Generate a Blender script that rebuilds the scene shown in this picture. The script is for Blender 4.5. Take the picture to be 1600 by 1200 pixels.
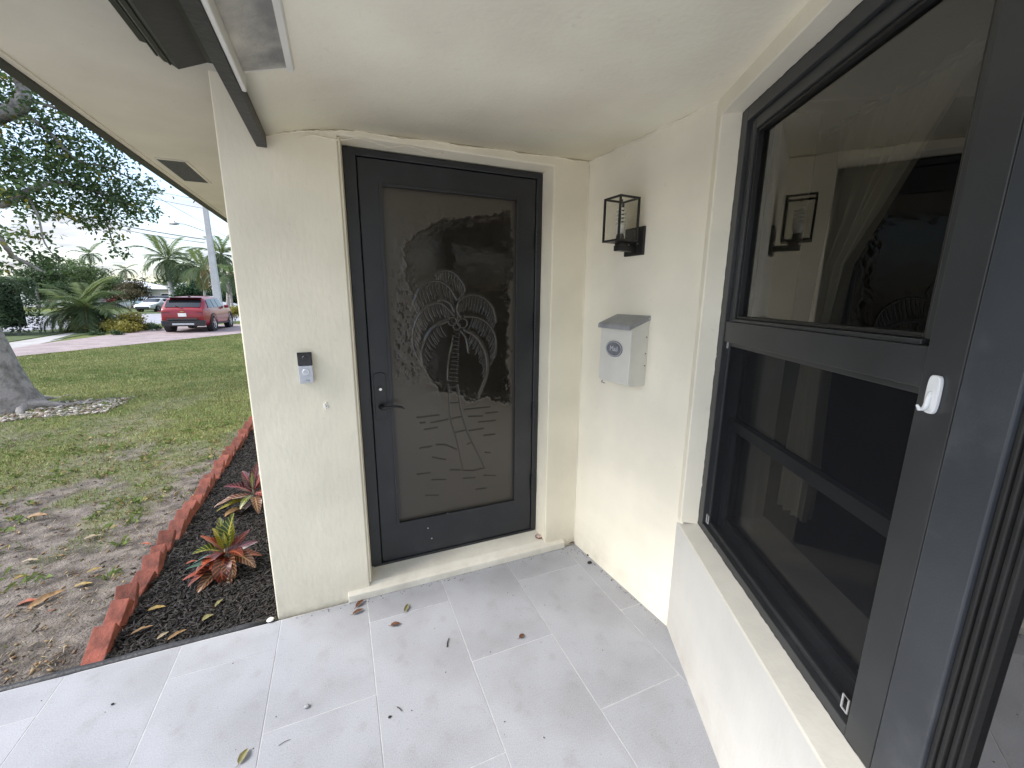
import bpy, math, random
import numpy as np
from mathutils import Vector, Matrix
random.seed(7); rng = np.random.default_rng(11)
for o in list(bpy.data.objects): bpy.data.objects.remove(o)
C = bpy.context.scene.collection
SC = bpy.context.scene

# ------------------------------------------------------------------ camera
FPX, YAW, PITCH, ROLL, EYE = 638.64, -.399266, .206671, .0071760, 1.6
def cam_rows():
    cy, sy = math.cos(YAW), math.sin(YAW); cp, sp = math.cos(PITCH), math.sin(PITCH); cr, sr = math.cos(ROLL), math.sin(ROLL)
    Rz = np.array([[cy, sy, 0], [-sy, cy, 0], [0, 0, 1]]); B = np.array([[1, 0, 0], [0, 0, -1], [0, 1, 0]])
    Rx = np.array([[1, 0, 0], [0, cp, -sp], [0, sp, cp]]); Rr = np.array([[cr, -sr, 0], [sr, cr, 0], [0, 0, 1]])
    return Rr @ Rx @ B @ Rz
ROWS = cam_rows()
cd = bpy.data.cameras.new('camera'); cam = bpy.data.objects.new('camera', cd); C.objects.link(cam)
cd.sensor_fit = 'HORIZONTAL'; cd.sensor_width = 36; cd.lens = FPX / 1600 * 36
cd.clip_start = .02; cd.clip_end = 1500
r_, d_, f_ = ROWS
cam.matrix_world = Matrix(((r_[0], -d_[0], -f_[0], 0), (r_[1], -d_[1], -f_[1], 0), (r_[2], -d_[2], -f_[2], EYE), (0, 0, 0, 1)))
SC.camera = cam

# ------------------------------------------------------------------ sky, sun, exposure
SUN_EL, SUN_AZ = math.radians(42), math.radians(-88)      # azimuth measured from +y towards +x
w = bpy.data.worlds.new("World"); SC.world = w; w.use_nodes = True
nt = w.node_tree; nt.nodes.clear()
def N(tree, kind, **kw):
    n = tree.nodes.new(kind)
    for k, v in kw.items(): setattr(n, k, v)
    return n
def lk(tree, a, b): tree.links.new(a, b)
out = N(nt, 'ShaderNodeOutputWorld'); bg = N(nt, 'ShaderNodeBackground'); bg.inputs['Strength'].default_value = .10
sky = N(nt, 'ShaderNodeTexSky', sky_type='NISHITA'); sky.sun_disc = False
sky.sun_elevation = SUN_EL; sky.sun_rotation = SUN_AZ; sky.air_density = 1.0; sky.dust_density = 1.5
tc = N(nt, 'ShaderNodeTexCoord'); sep = N(nt, 'ShaderNodeSeparateXYZ'); lk(nt, tc.outputs['Generated'], sep.inputs[0])
def mth(tree, op, a, b=None, clamp=False):
    n = N(tree, 'ShaderNodeMath', operation=op); n.use_clamp = clamp
    for i, x in enumerate((a, b)):
        if x is None: continue
        if isinstance(x, (int, float)): n.inputs[i].default_value = x
        else: lk(tree, x, n.inputs[i])
    return n.outputs[0]
zc = mth(nt, 'MAXIMUM', sep.outputs['Z'], 0.0); den = mth(nt, 'ADD', zc, .10)
cx = mth(nt, 'DIVIDE', sep.outputs['X'], den); cyy = mth(nt, 'DIVIDE', sep.outputs['Y'], den)
comb = N(nt, 'ShaderNodeCombineXYZ'); lk(nt, cx, comb.inputs[0]); lk(nt, cyy, comb.inputs[1])
n1 = N(nt, 'ShaderNodeTexNoise'); n1.inputs['Scale'].default_value = .55; n1.inputs['Detail'].default_value = 7; n1.inputs['Roughness'].default_value = .6
n1.inputs['Distortion'].default_value = .3
lk(nt, comb.outputs[0], n1.inputs['Vector'])
cr1 = N(nt, 'ShaderNodeValToRGB'); cr1.color_ramp.elements[0].position = .45; cr1.color_ramp.elements[1].position = .60
lk(nt, n1.outputs['Fac'], cr1.inputs[0])
cmask = mth(nt, 'ADD', mth(nt, 'MULTIPLY', cr1.outputs[0], .86), .08, True)
# cloud body: bright with greyer undersides
n2 = N(nt, 'ShaderNodeTexNoise'); n2.inputs['Scale'].default_value = 1.3; n2.inputs['Detail'].default_value = 6; lk(nt, comb.outputs[0], n2.inputs['Vector'])
ccol = N(nt, 'ShaderNodeMix', data_type='RGBA'); lk(nt, n2.outputs['Fac'], ccol.inputs[0])
ccol.inputs[6].default_value = (1.9, 2.2, 2.85, 1); ccol.inputs[7].default_value = (5.2, 5.05, 5.0, 1)
lift = mth(nt, 'ADD', mth(nt, 'MULTIPLY', zc, 1.35), .52)        # overcast cloud decks are brighter overhead than at the horizon
cc2 = N(nt, 'ShaderNodeVectorMath', operation='SCALE'); lk(nt, ccol.outputs[2], cc2.inputs[0]); lk(nt, lift, cc2.inputs['Scale'])
mx = N(nt, 'ShaderNodeMix', data_type='RGBA'); lk(nt, cmask, mx.inputs[0]); lk(nt, sky.outputs[0], mx.inputs[6]); lk(nt, cc2.outputs[0], mx.inputs[7])
lk(nt, mx.outputs[2], bg.inputs['Color']); lk(nt, bg.outputs[0], out.inputs[0])
sd = bpy.data.lights.new('sun', 'SUN'); sd.energy = 1.25; sd.angle = math.radians(30); sd.color = (1, .96, .90)
sun = bpy.data.objects.new('sun', sd); C.objects.link(sun)
sdir = Vector((math.sin(SUN_AZ) * math.cos(SUN_EL), math.cos(SUN_AZ) * math.cos(SUN_EL), math.sin(SUN_EL)))
sun.rotation_euler = sdir.to_track_quat('Z', 'Y').to_euler()
SC.view_settings.view_transform = 'Standard'; SC.view_settings.look = 'None'; SC.view_settings.gamma = 1
SC.view_settings.use_curve_mapping = False; SC.view_settings.exposure = 1.85
SC.cycles.use_denoising = True
SC.cycles.max_bounces = 10; SC.cycles.diffuse_bounces = 8; SC.cycles.transparent_max_bounces = 12
SC.cycles.sample_clamp_indirect = 6

# ------------------------------------------------------------------ pixel helpers (photograph pixels -> points of the place)
def ray(px, py): return ROWS.T @ np.array([(px - 800) / FPX, (py - 600) / FPX, 1.0])
def at(px, py, depth): return Vector(np.array([0, 0, EYE]) + ray(px, py) * depth)
def ground(px, py, z=-.1):
    d = ray(px, py); return Vector(np.array([0, 0, EYE]) + d * ((z - EYE) / d[2]))
def on_y(px, py, y):
    d = ray(px, py); return Vector(np.array([0, 0, EYE]) + d * (y / d[1]))

# ------------------------------------------------------------------ materials
MATS = {}
def mat(name, col, rough=.6, var=.08, scale=6, bump=0, bscale=60, metal=0, spec=.5, detail=4, bdist=.01, attr=None, col2=None, objvar=0, coat=0, ramp=(.35, .65)):
    if name in MATS: return MATS[name]
    m = bpy.data.materials.new(name); m.use_nodes = True; t = m.node_tree; p = t.nodes['Principled BSDF']
    p.inputs['Roughness'].default_value = rough; p.inputs['Metallic'].default_value = metal; p.inputs['Specular IOR Level'].default_value = spec
    if coat: p.inputs['Coat Weight'].default_value = coat; p.inputs['Coat Roughness'].default_value = .05
    tcn = N(t, 'ShaderNodeTexCoord')
    c = np.array(col[:3]); a = c * (1 - var); b = np.minimum(c * (1 + var), .95)
    if col2 is not None: a, b = c, np.array(col2)
    nz = N(t, 'ShaderNodeTexNoise'); nz.inputs['Scale'].default_value = scale; nz.inputs['Detail'].default_value = detail
    lk(t, tcn.outputs['Object'], nz.inputs['Vector'])
    rp = N(t, 'ShaderNodeValToRGB'); lk(t, nz.outputs['Fac'], rp.inputs[0])
    rp.color_ramp.elements[0].position = ramp[0]; rp.color_ramp.elements[1].position = ramp[1]
    rp.color_ramp.elements[0].color = (*a, 1); rp.color_ramp.elements[1].color = (*b, 1)
    colout = rp.outputs[0]
    if attr:
        at_ = N(t, 'ShaderNodeAttribute', attribute_name=attr)
        mm = N(t, 'ShaderNodeMix', data_type='RGBA', blend_type='MULTIPLY'); mm.inputs[0].default_value = 1
        lk(t, at_.outputs['Color'], mm.inputs[6]); lk(t, colout, mm.inputs[7]); colout = mm.outputs[2]
    if objvar:
        oi = N(t, 'ShaderNodeObjectInfo'); s = mth(t, 'ADD', mth(t, 'MULTIPLY', oi.outputs['Random'], objvar), 1 - objvar / 2)
        vm = N(t, 'ShaderNodeVectorMath', operation='SCALE'); lk(t, colout, vm.inputs[0]); lk(t, s, vm.inputs['Scale']); colout = vm.outputs[0]
    lk(t, colout, p.inputs['Base Color'])
    if bump:
        bn = N(t, 'ShaderNodeTexNoise'); bn.inputs['Scale'].default_value = bscale; bn.inputs['Detail'].default_value = 5
        lk(t, tcn.outputs['Object'], bn.inputs['Vector'])
        bp = N(t, 'ShaderNodeBump'); bp.inputs['Strength'].default_value = bump; bp.inputs['Distance'].default_value = bdist
        lk(t, bn.outputs['Fac'], bp.inputs['Height']); lk(t, bp.outputs[0], p.inputs['Normal'])
    MATS[name] = m; return m
def glass(name, tint=(.5, .5, .48), ior=1.7, rough=0.0, gcol=(1, 1, 1)):
    m = bpy.data.materials.new(name); m.use_nodes = True; t = m.node_tree; t.nodes.clear()
    o = N(t, 'ShaderNodeOutputMaterial'); tr = N(t, 'ShaderNodeBsdfTransparent'); tr.inputs[0].default_value = (*tint, 1)
    gl = N(t, 'ShaderNodeBsdfGlossy'); gl.inputs['Roughness'].default_value = rough; gl.inputs['Color'].default_value = (*gcol, 1)
    fr = N(t, 'ShaderNodeFresnel'); fr.inputs['IOR'].default_value = ior
    mxn = N(t, 'ShaderNodeMixShader'); lk(t, fr.outputs[0], mxn.inputs[0]); lk(t, tr.outputs[0], mxn.inputs[1]); lk(t, gl.outputs[0], mxn.inputs[2])
    lk(t, mxn.outputs[0], o.inputs[0]); MATS[name] = m; return m
def leaf_mat(name, base=(1, 1, 1), transl=.3, attr='col', gloss=.35):
    m = bpy.data.materials.new(name); m.use_nodes = True; t = m.node_tree; t.nodes.clear()
    o = N(t, 'ShaderNodeOutputMaterial'); a = N(t, 'ShaderNodeAttribute', attribute_name=attr)
    tcn = N(t, 'ShaderNodeTexCoord'); nz = N(t, 'ShaderNodeTexNoise'); nz.inputs['Scale'].default_value = 9; lk(t, tcn.outputs['Object'], nz.inputs['Vector'])
    s = mth(t, 'ADD', mth(t, 'MULTIPLY', nz.outputs['Fac'], .7), .65)
    vm = N(t, 'ShaderNodeVectorMath', operation='SCALE'); lk(t, a.outputs['Color'], vm.inputs[0]); lk(t, s, vm.inputs['Scale'])
    p = N(t, 'ShaderNodeBsdfPrincipled'); p.inputs['Roughness'].default_value = .5; p.inputs['Specular IOR Level'].default_value = gloss
    lk(t, vm.outputs[0], p.inputs['Base Color'])
    tl = N(t, 'ShaderNodeBsdfTranslucent'); lk(t, vm.outputs[0], tl.inputs[0])
    mxn = N(t, 'ShaderNodeMixShader'); mxn.inputs[0].default_value = transl; lk(t, p.outputs[0], mxn.inputs[1]); lk(t, tl.outputs[0], mxn.inputs[2])
    lk(t, mxn.outputs[0], o.inputs[0]); MATS[name] = m; return m

# wall paint: cream over brushed stucco, with soft grime
def stucco(name, col, bump=.22, lump=1):
    m = mat(name, col, rough=.7, var=.07, scale=2.2, spec=.3, detail=9)
    t = m.node_tree; p = t.nodes['Principled BSDF']; tcn = N(t, 'ShaderNodeTexCoord')
    mp = N(t, 'ShaderNodeMapping'); mp.inputs['Scale'].default_value = (1, 1, .35); lk(t, tcn.outputs['Object'], mp.inputs[0])
    a = N(t, 'ShaderNodeTexNoise'); a.inputs['Scale'].default_value = 55; a.inputs['Detail'].default_value = 6; lk(t, mp.outputs[0], a.inputs['Vector'])
    b = N(t, 'ShaderNodeTexNoise'); b.inputs['Scale'].default_value = 9; b.inputs['Detail'].default_value = 3; lk(t, tcn.outputs['Object'], b.inputs['Vector'])
    base = p.inputs['Base Color'].links[0].from_socket
    se = N(t, 'ShaderNodeSeparateXYZ'); lk(t, tcn.outputs['Object'], se.inputs[0])
    g1 = N(t, 'ShaderNodeTexNoise'); g1.inputs['Scale'].default_value = 7; g1.inputs['Detail'].default_value = 8; g1.inputs['Roughness'].default_value = .7; lk(t, tcn.outputs['Object'], g1.inputs['Vector'])
    low = mth(t, 'SUBTRACT', .22, se.outputs['Z']); lw_ = mth(t, 'MULTIPLY', mth(t, 'MULTIPLY', low, 4.0, True), mth(t, 'SUBTRACT', mth(t, 'MULTIPLY', g1.outputs['Fac'], 2.4), .85, True), True)
    st1 = N(t, 'ShaderNodeTexNoise'); st1.inputs['Scale'].default_value = 26; st1.inputs['Detail'].default_value = 7; lk(t, tcn.outputs['Object'], st1.inputs['Vector'])
    spot = mth(t, 'MULTIPLY', mth(t, 'SUBTRACT', st1.outputs['Fac'], .66), 6.0, True)
    dirt = mth(t, 'ADD', mth(t, 'MULTIPLY', lw_, .55), mth(t, 'MULTIPLY', spot, .22), True)
    dm = N(t, 'ShaderNodeMix', data_type='RGBA'); lk(t, dirt, dm.inputs[0]); lk(t, base, dm.inputs[6]); dm.inputs[7].default_value = (.34, .29, .22, 1); lk(t, dm.outputs[2], p.inputs['Base Color'])
    h = mth(t, 'ADD', mth(t, 'MULTIPLY', a.outputs['Fac'], .45 if lump else 1.0), mth(t, 'MULTIPLY', b.outputs['Fac'], float(lump)))
    bp = N(t, 'ShaderNodeBump'); bp.inputs['Strength'].default_value = bump; bp.inputs['Distance'].default_value = .012
    lk(t, h, bp.inputs['Height']); lk(t, bp.outputs[0], p.inputs['Normal']); return m
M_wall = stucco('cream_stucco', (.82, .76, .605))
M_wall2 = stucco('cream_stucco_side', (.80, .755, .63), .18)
M_wall3 = stucco('cream_stucco_low_dimmed', (.59, .58, .55), .18)  # same cream paint, base darkened to offset the strong sun on the low wall
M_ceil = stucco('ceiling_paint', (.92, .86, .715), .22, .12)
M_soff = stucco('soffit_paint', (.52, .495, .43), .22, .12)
M_white = mat('white_trim_paint', (.78, .765, .71), .5, .04, 8, .1, 40)
M_ledge = mat('ledge_paint', (.60, .58, .52), .7, .04, 12, .10, 70)
M_char = mat('charcoal_metal', (.022, .0235, .026), .38, .15, 5, .03, 300, spec=.5)
M_charw = mat('window_metal', (.032, .034, .036), .38, .15, 5, .03, 300, spec=.5)
M_char2 = mat('charcoal_sky_sheen', (.042, .047, .055), .32, .25, 2.5, .04, 250, spec=.55)  # charcoal frame with the bluish sky sheen put into its base colour
M_black = mat('black_paint', (.012, .012, .012), .5, .2, 8, .1, 80)
M_gutter = mat('gutter_black', (.009, .009, .009), .45, .25, 8, .1, 40)
M_grout = mat('grout', (.46, .465, .475), .9, .12, 25)
M_sill = stucco('sill_paint', (.70, .67, .58), .3)

# ------------------------------------------------------------------ mesh builder
class MB:
    def __init__(s): s.v = []; s.f = []; s.m = []
    def add(s, vs, fs, mi=0):
        b = len(s.v); s.v += [tuple(map(float, x)) for x in vs]; s.f += [tuple(i + b for i in q) for q in fs]; s.m += [mi] * len(fs); return s
    def box(s, x0, x1, y0, y1, z0, z1, mi=0, mx=None):
        vs = [(x, y, z) for z in (z0, z1) for y in (y0, y1) for x in (x0, x1)]
        if mx is not None: vs = [mx @ Vector(v) for v in vs]
        return s.add(vs, [(0, 2, 3, 1), (4, 5, 7, 6), (0, 1, 5, 4), (2, 6, 7, 3), (0, 4, 6, 2), (1, 3, 7, 5)], mi)
    def tube(s, pts, rad, n=8, mi=0, caps=True):
        pts = [Vector(p) for p in pts]; k = len(pts)
        if not hasattr(rad, '__len__'): rad = [rad] * k
        vs = []; up = None
        for i, p in enumerate(pts):
            t = (pts[min(i + 1, k - 1)] - pts[max(i - 1, 0)]).normalized()
            if up is None: up = Vector((0, 0, 1)) if abs(t.z) < .9 else Vector((1, 0, 0))
            a = t.cross(up).normalized(); bb = a.cross(t).normalized(); up = bb
            for j in range(n):
                g = 2 * math.pi * j / n; vs.append(p + (a * math.cos(g) + bb * math.sin(g)) * rad[i])
        fs = [(i * n + j, i * n + (j + 1) % n, (i + 1) * n + (j + 1) % n, (i + 1) * n + j) for i in range(k - 1) for j in range(n)]
        if caps: fs += [tuple(range(n))[::-1], tuple((k - 1) * n + j for j in range(n))]
        return s.add(vs, fs, mi)
    def prism(s, poly, y0, y1, mi=0):       # polygon in x,z swept along y
        n = len(poly); vs = [(x, y0, z) for x, z in poly] + [(x, y1, z) for x, z in poly]
        return s.add(vs, [tuple(range(n)), tuple(range(2 * n - 1, n - 1, -1))] + [(i, n + i, n + (i + 1) % n, (i + 1) % n) for i in range(n)], mi)
    def prismx(s, poly, x0, x1, mi=0):      # polygon in y,z swept along x
        n = len(poly); vs = [(x0, y, z) for y, z in poly] + [(x1, y, z) for y, z in poly]
        return s.add(vs, [tuple(range(n)), tuple(range(2 * n - 1, n - 1, -1))] + [(i, n + i, n + (i + 1) % n, (i + 1) % n) for i in range(n)], mi)
    def prismz(s, poly, z0, z1, mi=0):
        n = len(poly); vs = [(x, y, z0) for x, y in poly] + [(x, y, z1) for x, y in poly]
        return s.add(vs, [tuple(range(n)), tuple(range(2 * n - 1, n - 1, -1))] + [(i, n + i, n + (i + 1) % n, (i + 1) % n) for i in range(n)], mi)
    def lathe(s, prof, c=(0, 0, 0), n=16, mi=0, axis='z'):
        vs = []
        for r, h in prof:
            for j in range(n):
                g = 2 * math.pi * j / n; a, b = r * math.cos(g), r * math.sin(g)
                vs.append(Vector(c) + Vector({'z': (a, b, h), 'y': (a, h, b), 'x': (h, a, b)}[axis]))
        k = len(prof)
        fs = [(i * n + j, i * n + (j + 1) % n, (i + 1) * n + (j + 1) % n, (i + 1) * n + j) for i in range(k - 1) for j in range(n)]
        fs += [tuple(range(n))[::-1], tuple((k - 1) * n + j for j in range(n))]
        return s.add(vs, fs, mi)
    def grid(s, fn, nu, nv, mi=0):
        vs = [fn(i / nu, j / nv) for j in range(nv + 1) for i in range(nu + 1)]
        return s.add(vs, [(j * (nu + 1) + i, j * (nu + 1) + i + 1, (j + 1) * (nu + 1) + i + 1, (j + 1) * (nu + 1) + i) for j in range(nv) for i in range(nu)], mi)
    def build(s, name, mats, parent=None, smooth=False, bevel=0, sub=0, fix=True):
        me = bpy.data.meshes.new(name); me.from_pydata(s.v, [], s.f)
        if fix:
            import bmesh
            bm = bmesh.new(); bm.from_mesh(me); bmesh.ops.recalc_face_normals(bm, faces=bm.faces[:]); bm.to_mesh(me); bm.free()
        mats = mats if isinstance(mats, (list, tuple)) else [mats]
        for m in mats: me.materials.append(m)
        if len(mats) > 1: me.polygons.foreach_set('material_index', s.m)
        if smooth: me.shade_smooth()
        o = bpy.data.objects.new(name, me); C.objects.link(o)
        if parent: o.parent = parent
        if bevel:
            b = o.modifiers.new('bevel', 'BEVEL'); b.width = bevel; b.segments = 2; b.limit_method = 'ANGLE'; b.angle_limit = math.radians(40)
        if sub:
            b = o.modifiers.new('sub', 'SUBSURF'); b.levels = sub; b.render_levels = sub
        return o
def arrays(name, V, F, m, parent=None, col=None, smooth=False):
    V = np.asarray(V, np.float32); F = np.asarray(F, np.int32); me = bpy.data.meshes.new(name); k = F.shape[1]
    me.vertices.add(len(V)); me.vertices.foreach_set('co', V.ravel()); me.loops.add(F.size); me.loops.foreach_set('vertex_index', F.ravel())
    me.polygons.add(len(F)); me.polygons.foreach_set('loop_start', np.arange(0, F.size, k, dtype=np.int32)); me.update(calc_edges=True)
    if col is not None:
        a = me.attributes.new('col', 'FLOAT_COLOR', 'POINT'); c4 = np.ones((len(V), 4), np.float32); c4[:, :3] = col; a.data.foreach_set('color', c4.ravel())
    me.materials.append(m)
    if smooth: me.shade_smooth()
    o = bpy.data.objects.new(name, me); C.objects.link(o)
    if parent: o.parent = parent
    return o
def tag(o, label=None, cat=None, group=None, kind=None):
    if label: o['label'] = label
    if cat: o['category'] = cat
    if group: o['group'] = group
    if kind: o['kind'] = kind
    return o
def thing(name, label, cat, loc=(0, 0, 0), rotz=0, group=None, mx=None):
    o = bpy.data.objects.new(name, None); C.objects.link(o); o.empty_display_size = .1
    if mx is not None: o.matrix_world = mx
    else: o.location = loc; o.rotation_euler = (0, 0, rotz)
    return tag(o, label, cat, group)
def copy_tree(o, parent=None):
    c = o.copy(); C.objects.link(c)
    if parent: c.parent = parent
    for ch in list(o.children): copy_tree(ch, c)
    return c
def text(body, size, m, parent, mx, name='lettering', depth=.0006, align='CENTER'):
    cu = bpy.data.curves.new(name, 'FONT'); cu.body = body; cu.size = size; cu.extrude = depth; cu.align_x = align; cu.align_y = 'CENTER'; cu.materials.append(m)
    cu.resolution_u = 3; tmp = bpy.data.objects.new('tmp', cu); C.objects.link(tmp)
    me = bpy.data.meshes.new_from_object(tmp.evaluated_get(bpy.context.evaluated_depsgraph_get())); bpy.data.objects.remove(tmp)
    o = bpy.data.objects.new(name, me); C.objects.link(o); o.parent = parent; o.matrix_local = mx; return o
def frame_mx(ox, oy, dx, dy):     # x along the wall, y into the house, z up
    return Matrix(((dx, -dy, 0, ox), (dy, dx, 0, oy), (0, 0, 1, 0), (0, 0, 0, 1)))
def vnoise(x, y, seed=0):         # cheap value noise on arrays
    x = np.asarray(x, float); y = np.asarray(y, float)
    xi = np.floor(x).astype(int); yi = np.floor(y).astype(int); xf = x - xi; yf = y - yi
    def h(a, b):
        n = (a * 374761393 + b * 668265263 + seed * 974634777) & 0x7fffffff
        n = ((n ^ (n >> 13)) * 1274126177) & 0x7fffffff
        return ((n ^ (n >> 16)) & 0xffff) / 65535.
    u = xf * xf * (3 - 2 * xf); v = yf * yf * (3 - 2 * yf)
    return (h(xi, yi) * (1 - u) + h(xi + 1, yi) * u) * (1 - v) + (h(xi, yi + 1) * (1 - u) + h(xi + 1, yi + 1) * u) * v
def fbm(x, y, seed=0, oct=4):
    s = 0; a = .5
    for i in range(oct): s = s + a * vnoise(x * 2 ** i, y * 2 ** i, seed + i * 17); a *= .5
    return s / (1 - .5 ** oct)

# ------------------------------------------------------------------ main dimensions of the porch
YD = 2.107                                     # face of the door wall
CORN = (1.345, YD); BEND = (1.4035, 1.3133)
LX = frame_mx(CORN[0], CORN[1], .073506, -.997295)     # side wall with lamp and mailbox
WX = frame_mx(BEND[0], BEND[1], -.455466, -.890253)    # window wall
CEIL = 2.345

# ================================================================== STRUCTURE
# ground sheet with lawn / bare soil attribute
def axis(vals):
    o = []
    for a, b, st in vals: o += list(np.arange(a, b, st))
    return np.array(sorted(set(np.round(o, 4))))
gx = axis([(-600, -60, 60), (-60, -16, 4), (-16, -8, .4), (-8, .2, .06), (.2, 6, 1.0), (6, 60, 6), (60, 601, 60)])
gy = axis([(-300, -20, 40), (-20, 1.6, 2), (1.6, 8, .06), (8, 24, .25), (24, 60, 3), (60, 901, 60)])
GX, GY = np.meshgrid(gx, gy)
def lawn(x, y):       # 0 bare soil .. 1 thick grass
    edge = 4.75 + .35 * np.sin(x * 1.7) + 1.5 * (fbm(x * .9, y * .9, 3) - .5) * 2 + np.clip((x + 2.6) * .95, -.6, 2.2)
    g = np.clip((y - edge) / 1.6 + .15, 0, 1)
    g = g * (1 - .55 * np.clip((fbm(x * 1.1 + 9, y * 1.1, 5) - .52) * 6, 0, 1) * np.clip((11 - y) / 5, 0, 1))
    speck = np.clip((fbm(x * 2.3, y * 2.3, 8) - .51) * 5, 0, 1) * .62 * np.clip((y - 2.6) / 1.2, .25, 1)
    return np.clip(np.maximum(g, speck * (y > 2.4)), 0, 1)
def ground_z(x, y):
    near = np.clip((14 - np.hypot(x, y - 2)) / 6, 0, 1)
    z = -.10 + near * ((fbm(x * 1.3, y * 1.3, 21) - .5) * .05 + (fbm(x * 6, y * 6, 22) - .5) * .028 + (fbm(x * 15, y * 15, 23) - .5) * .016)
    z = z + .045 * np.clip((3.4 - y) / 1.2, 0, 1) * near
    bed = (x > -1.22) * (x < -.3) * (y < 7.5); z = np.where(bed, np.minimum(z, -.075), z)
    return np.where((y < 2.16) & (np.abs(x) < 20), -.14, z)
GZ = ground_z(GX, GY); LG = lawn(GX, GY)
V = np.stack([GX.ravel(), GY.ravel(), GZ.ravel()], 1); nx_ = len(gx)
idx = np.arange(len(gy) * nx_).reshape(len(gy), nx_)
F = np.stack([idx[:-1, :-1].ravel(), idx[:-1, 1:].ravel(), idx[1:, 1:].ravel(), idx[1:, :-1].ravel()], 1)
M_ground = mat('ground_soil', (.165, .146, .132), .95, .45, 9, 1.0, 80, spec=.1, bdist=.02)
t = M_ground.node_tree; p = t.nodes['Principled BSDF']; base = p.inputs['Base Color'].links[0].from_socket
aa = N(t, 'ShaderNodeAttribute', attribute_name='col'); tcn = N(t, 'ShaderNodeTexCoord')
gn = N(t, 'ShaderNodeTexNoise'); gn.inputs['Scale'].default_value = 2.2; gn.inputs['Detail'].default_value = 8; lk(t, tcn.outputs['Object'], gn.inputs['Vector'])
gr = N(t, 'ShaderNodeValToRGB'); lk(t, gn.outputs['Fac'], gr.inputs[0])
gr.color_ramp.elements[0].position = .3; gr.color_ramp.elements[1].position = .7
gr.color_ramp.elements[0].color = (.10, .14, .045, 1); gr.color_ramp.elements[1].color = (.20, .215, .085, 1)
gm = N(t, 'ShaderNodeMix', data_type='RGBA'); lk(t, aa.outputs['Fac'], gm.inputs[0]); lk(t, base, gm.inputs[6]); lk(t, gr.outputs[0], gm.inputs[7]); lk(t, gm.outputs[2], p.inputs['Base Color'])
g_o = arrays('ground', V, F, M_ground, col=np.repeat(np.clip(LG.ravel() * 1.1 - .1, 0, 1)[:, None], 3, 1), smooth=True)
tag(g_o, kind='structure')

def sheet(name, pts, z, m):
    b = MB(); b.add([(x, y, z) for x, y in pts], [tuple(range(len(pts)))]); return tag(b.build(name, m), kind='structure')
M_paver = mat('pink_pavers', (.36, .31, .305), .85, .16, 1.6, .3, 30)
t = M_paver.node_tree; p = t.nodes['Principled BSDF']; base = p.inputs['Base Color'].links[0].from_socket
bk = N(t, 'ShaderNodeTexBrick'); bk.inputs['Scale'].default_value = 5; bk.inputs['Color1'].default_value = (1, .95, .93, 1); bk.inputs['Color2'].default_value = (.78, .72, .74, 1); bk.inputs['Mortar'].default_value = (.6, .58, .58, 1)
tcn = N(t, 'ShaderNodeTexCoord'); lk(t, tcn.outputs['Object'], bk.inputs['Vector'])
mm = N(t, 'ShaderNodeMix', data_type='RGBA', blend_type='MULTIPLY'); mm.inputs[0].default_value = 1; lk(t, base, mm.inputs[6]); lk(t, bk.outputs[0], mm.inputs[7]); lk(t, mm.outputs[2], p.inputs['Base Color'])
M_asph = mat('pale_asphalt', (.32, .32, .35), .9, .12, 1.2, .3, 60)
M_walk = mat('pale_concrete', (.38, .365, .355), .9, .12, 2, .2, 60)
def gp(px, py): v = ground(px, py); return (v.x, v.y)
sheet('driveway', [gp(-60, 571), gp(40, 556), gp(200, 539.5), gp(375, 521.5), gp(470, 513), gp(470, 500), gp(375, 507), gp(300, 508), gp(240, 515), gp(190, 521), gp(130, 529), gp(60, 538), gp(20, 545), gp(-60, 556)], -.085, M_paver)
sheet('footpath', [gp(20, 545), gp(60, 538), gp(95, 531), gp(128, 521), gp(112, 520), gp(75, 526), gp(30, 533.5), gp(-60, 547), gp(-60, 556)], -.088, M_walk)
sheet('street', [gp(-200, 524), gp(20, 518), gp(130, 513), gp(260, 505.5), gp(420, 500), gp(600, 497), gp(600, 483), gp(420, 487), gp(260, 489.5), gp(130, 492), gp(20, 495), gp(-200, 500)], -.090, M_asph)

# porch floor: grout bed with tiles
XE = [-.3755 + .4083 * k for k in range(-7, 6)]
pf = MB(); pf.box(-4, 2.2, -1.9, 2.088, -.2, -.0012)
floor_o = tag(pf.build('porch_floor', M_grout), kind='structure')
M_tile = mat('porcelain_tile', (.365, .375, .405), .55, .05, 3, .05, 200, spec=.4, objvar=.10)
t = M_tile.node_tree; p = t.nodes['Principled BSDF']; base = p.inputs['Base Color'].links[0].from_socket
tcn = N(t, 'ShaderNodeTexCoord')
def speck(sc, lo, hi, dark, prev):
    a = N(t, 'ShaderNodeTexNoise'); a.inputs['Scale'].default_value = sc; a.inputs['Detail'].default_value = 3; lk(t, tcn.outputs['Object'], a.inputs['Vector'])
    r = N(t, 'ShaderNodeValToRGB'); r.color_ramp.elements[0].position = lo; r.color_ramp.elements[1].position = hi
    r.color_ramp.elements[0].color = (*dark, 1); r.color_ramp.elements[1].color = (1, 1, 1, 1); lk(t, a.outputs['Fac'], r.inputs[0])
    m = N(t, 'ShaderNodeMix', data_type='RGBA', blend_type='MULTIPLY'); m.inputs[0].default_value = 1; lk(t, prev, m.inputs[6]); lk(t, r.outputs[0], m.inputs[7]); return m.outputs[2]
base = speck(230, .3, .62, (.80, .80, .81), base); base = speck(95, .26, .36, (.80, .79, .78), base); base = speck(3.4, .30, .52, (.88, .87, .85), base); base = speck(12, .30, .42, (.93, .92, .90), base)
lk(t, base, p.inputs['Base Color'])
nt_ = 0
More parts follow.
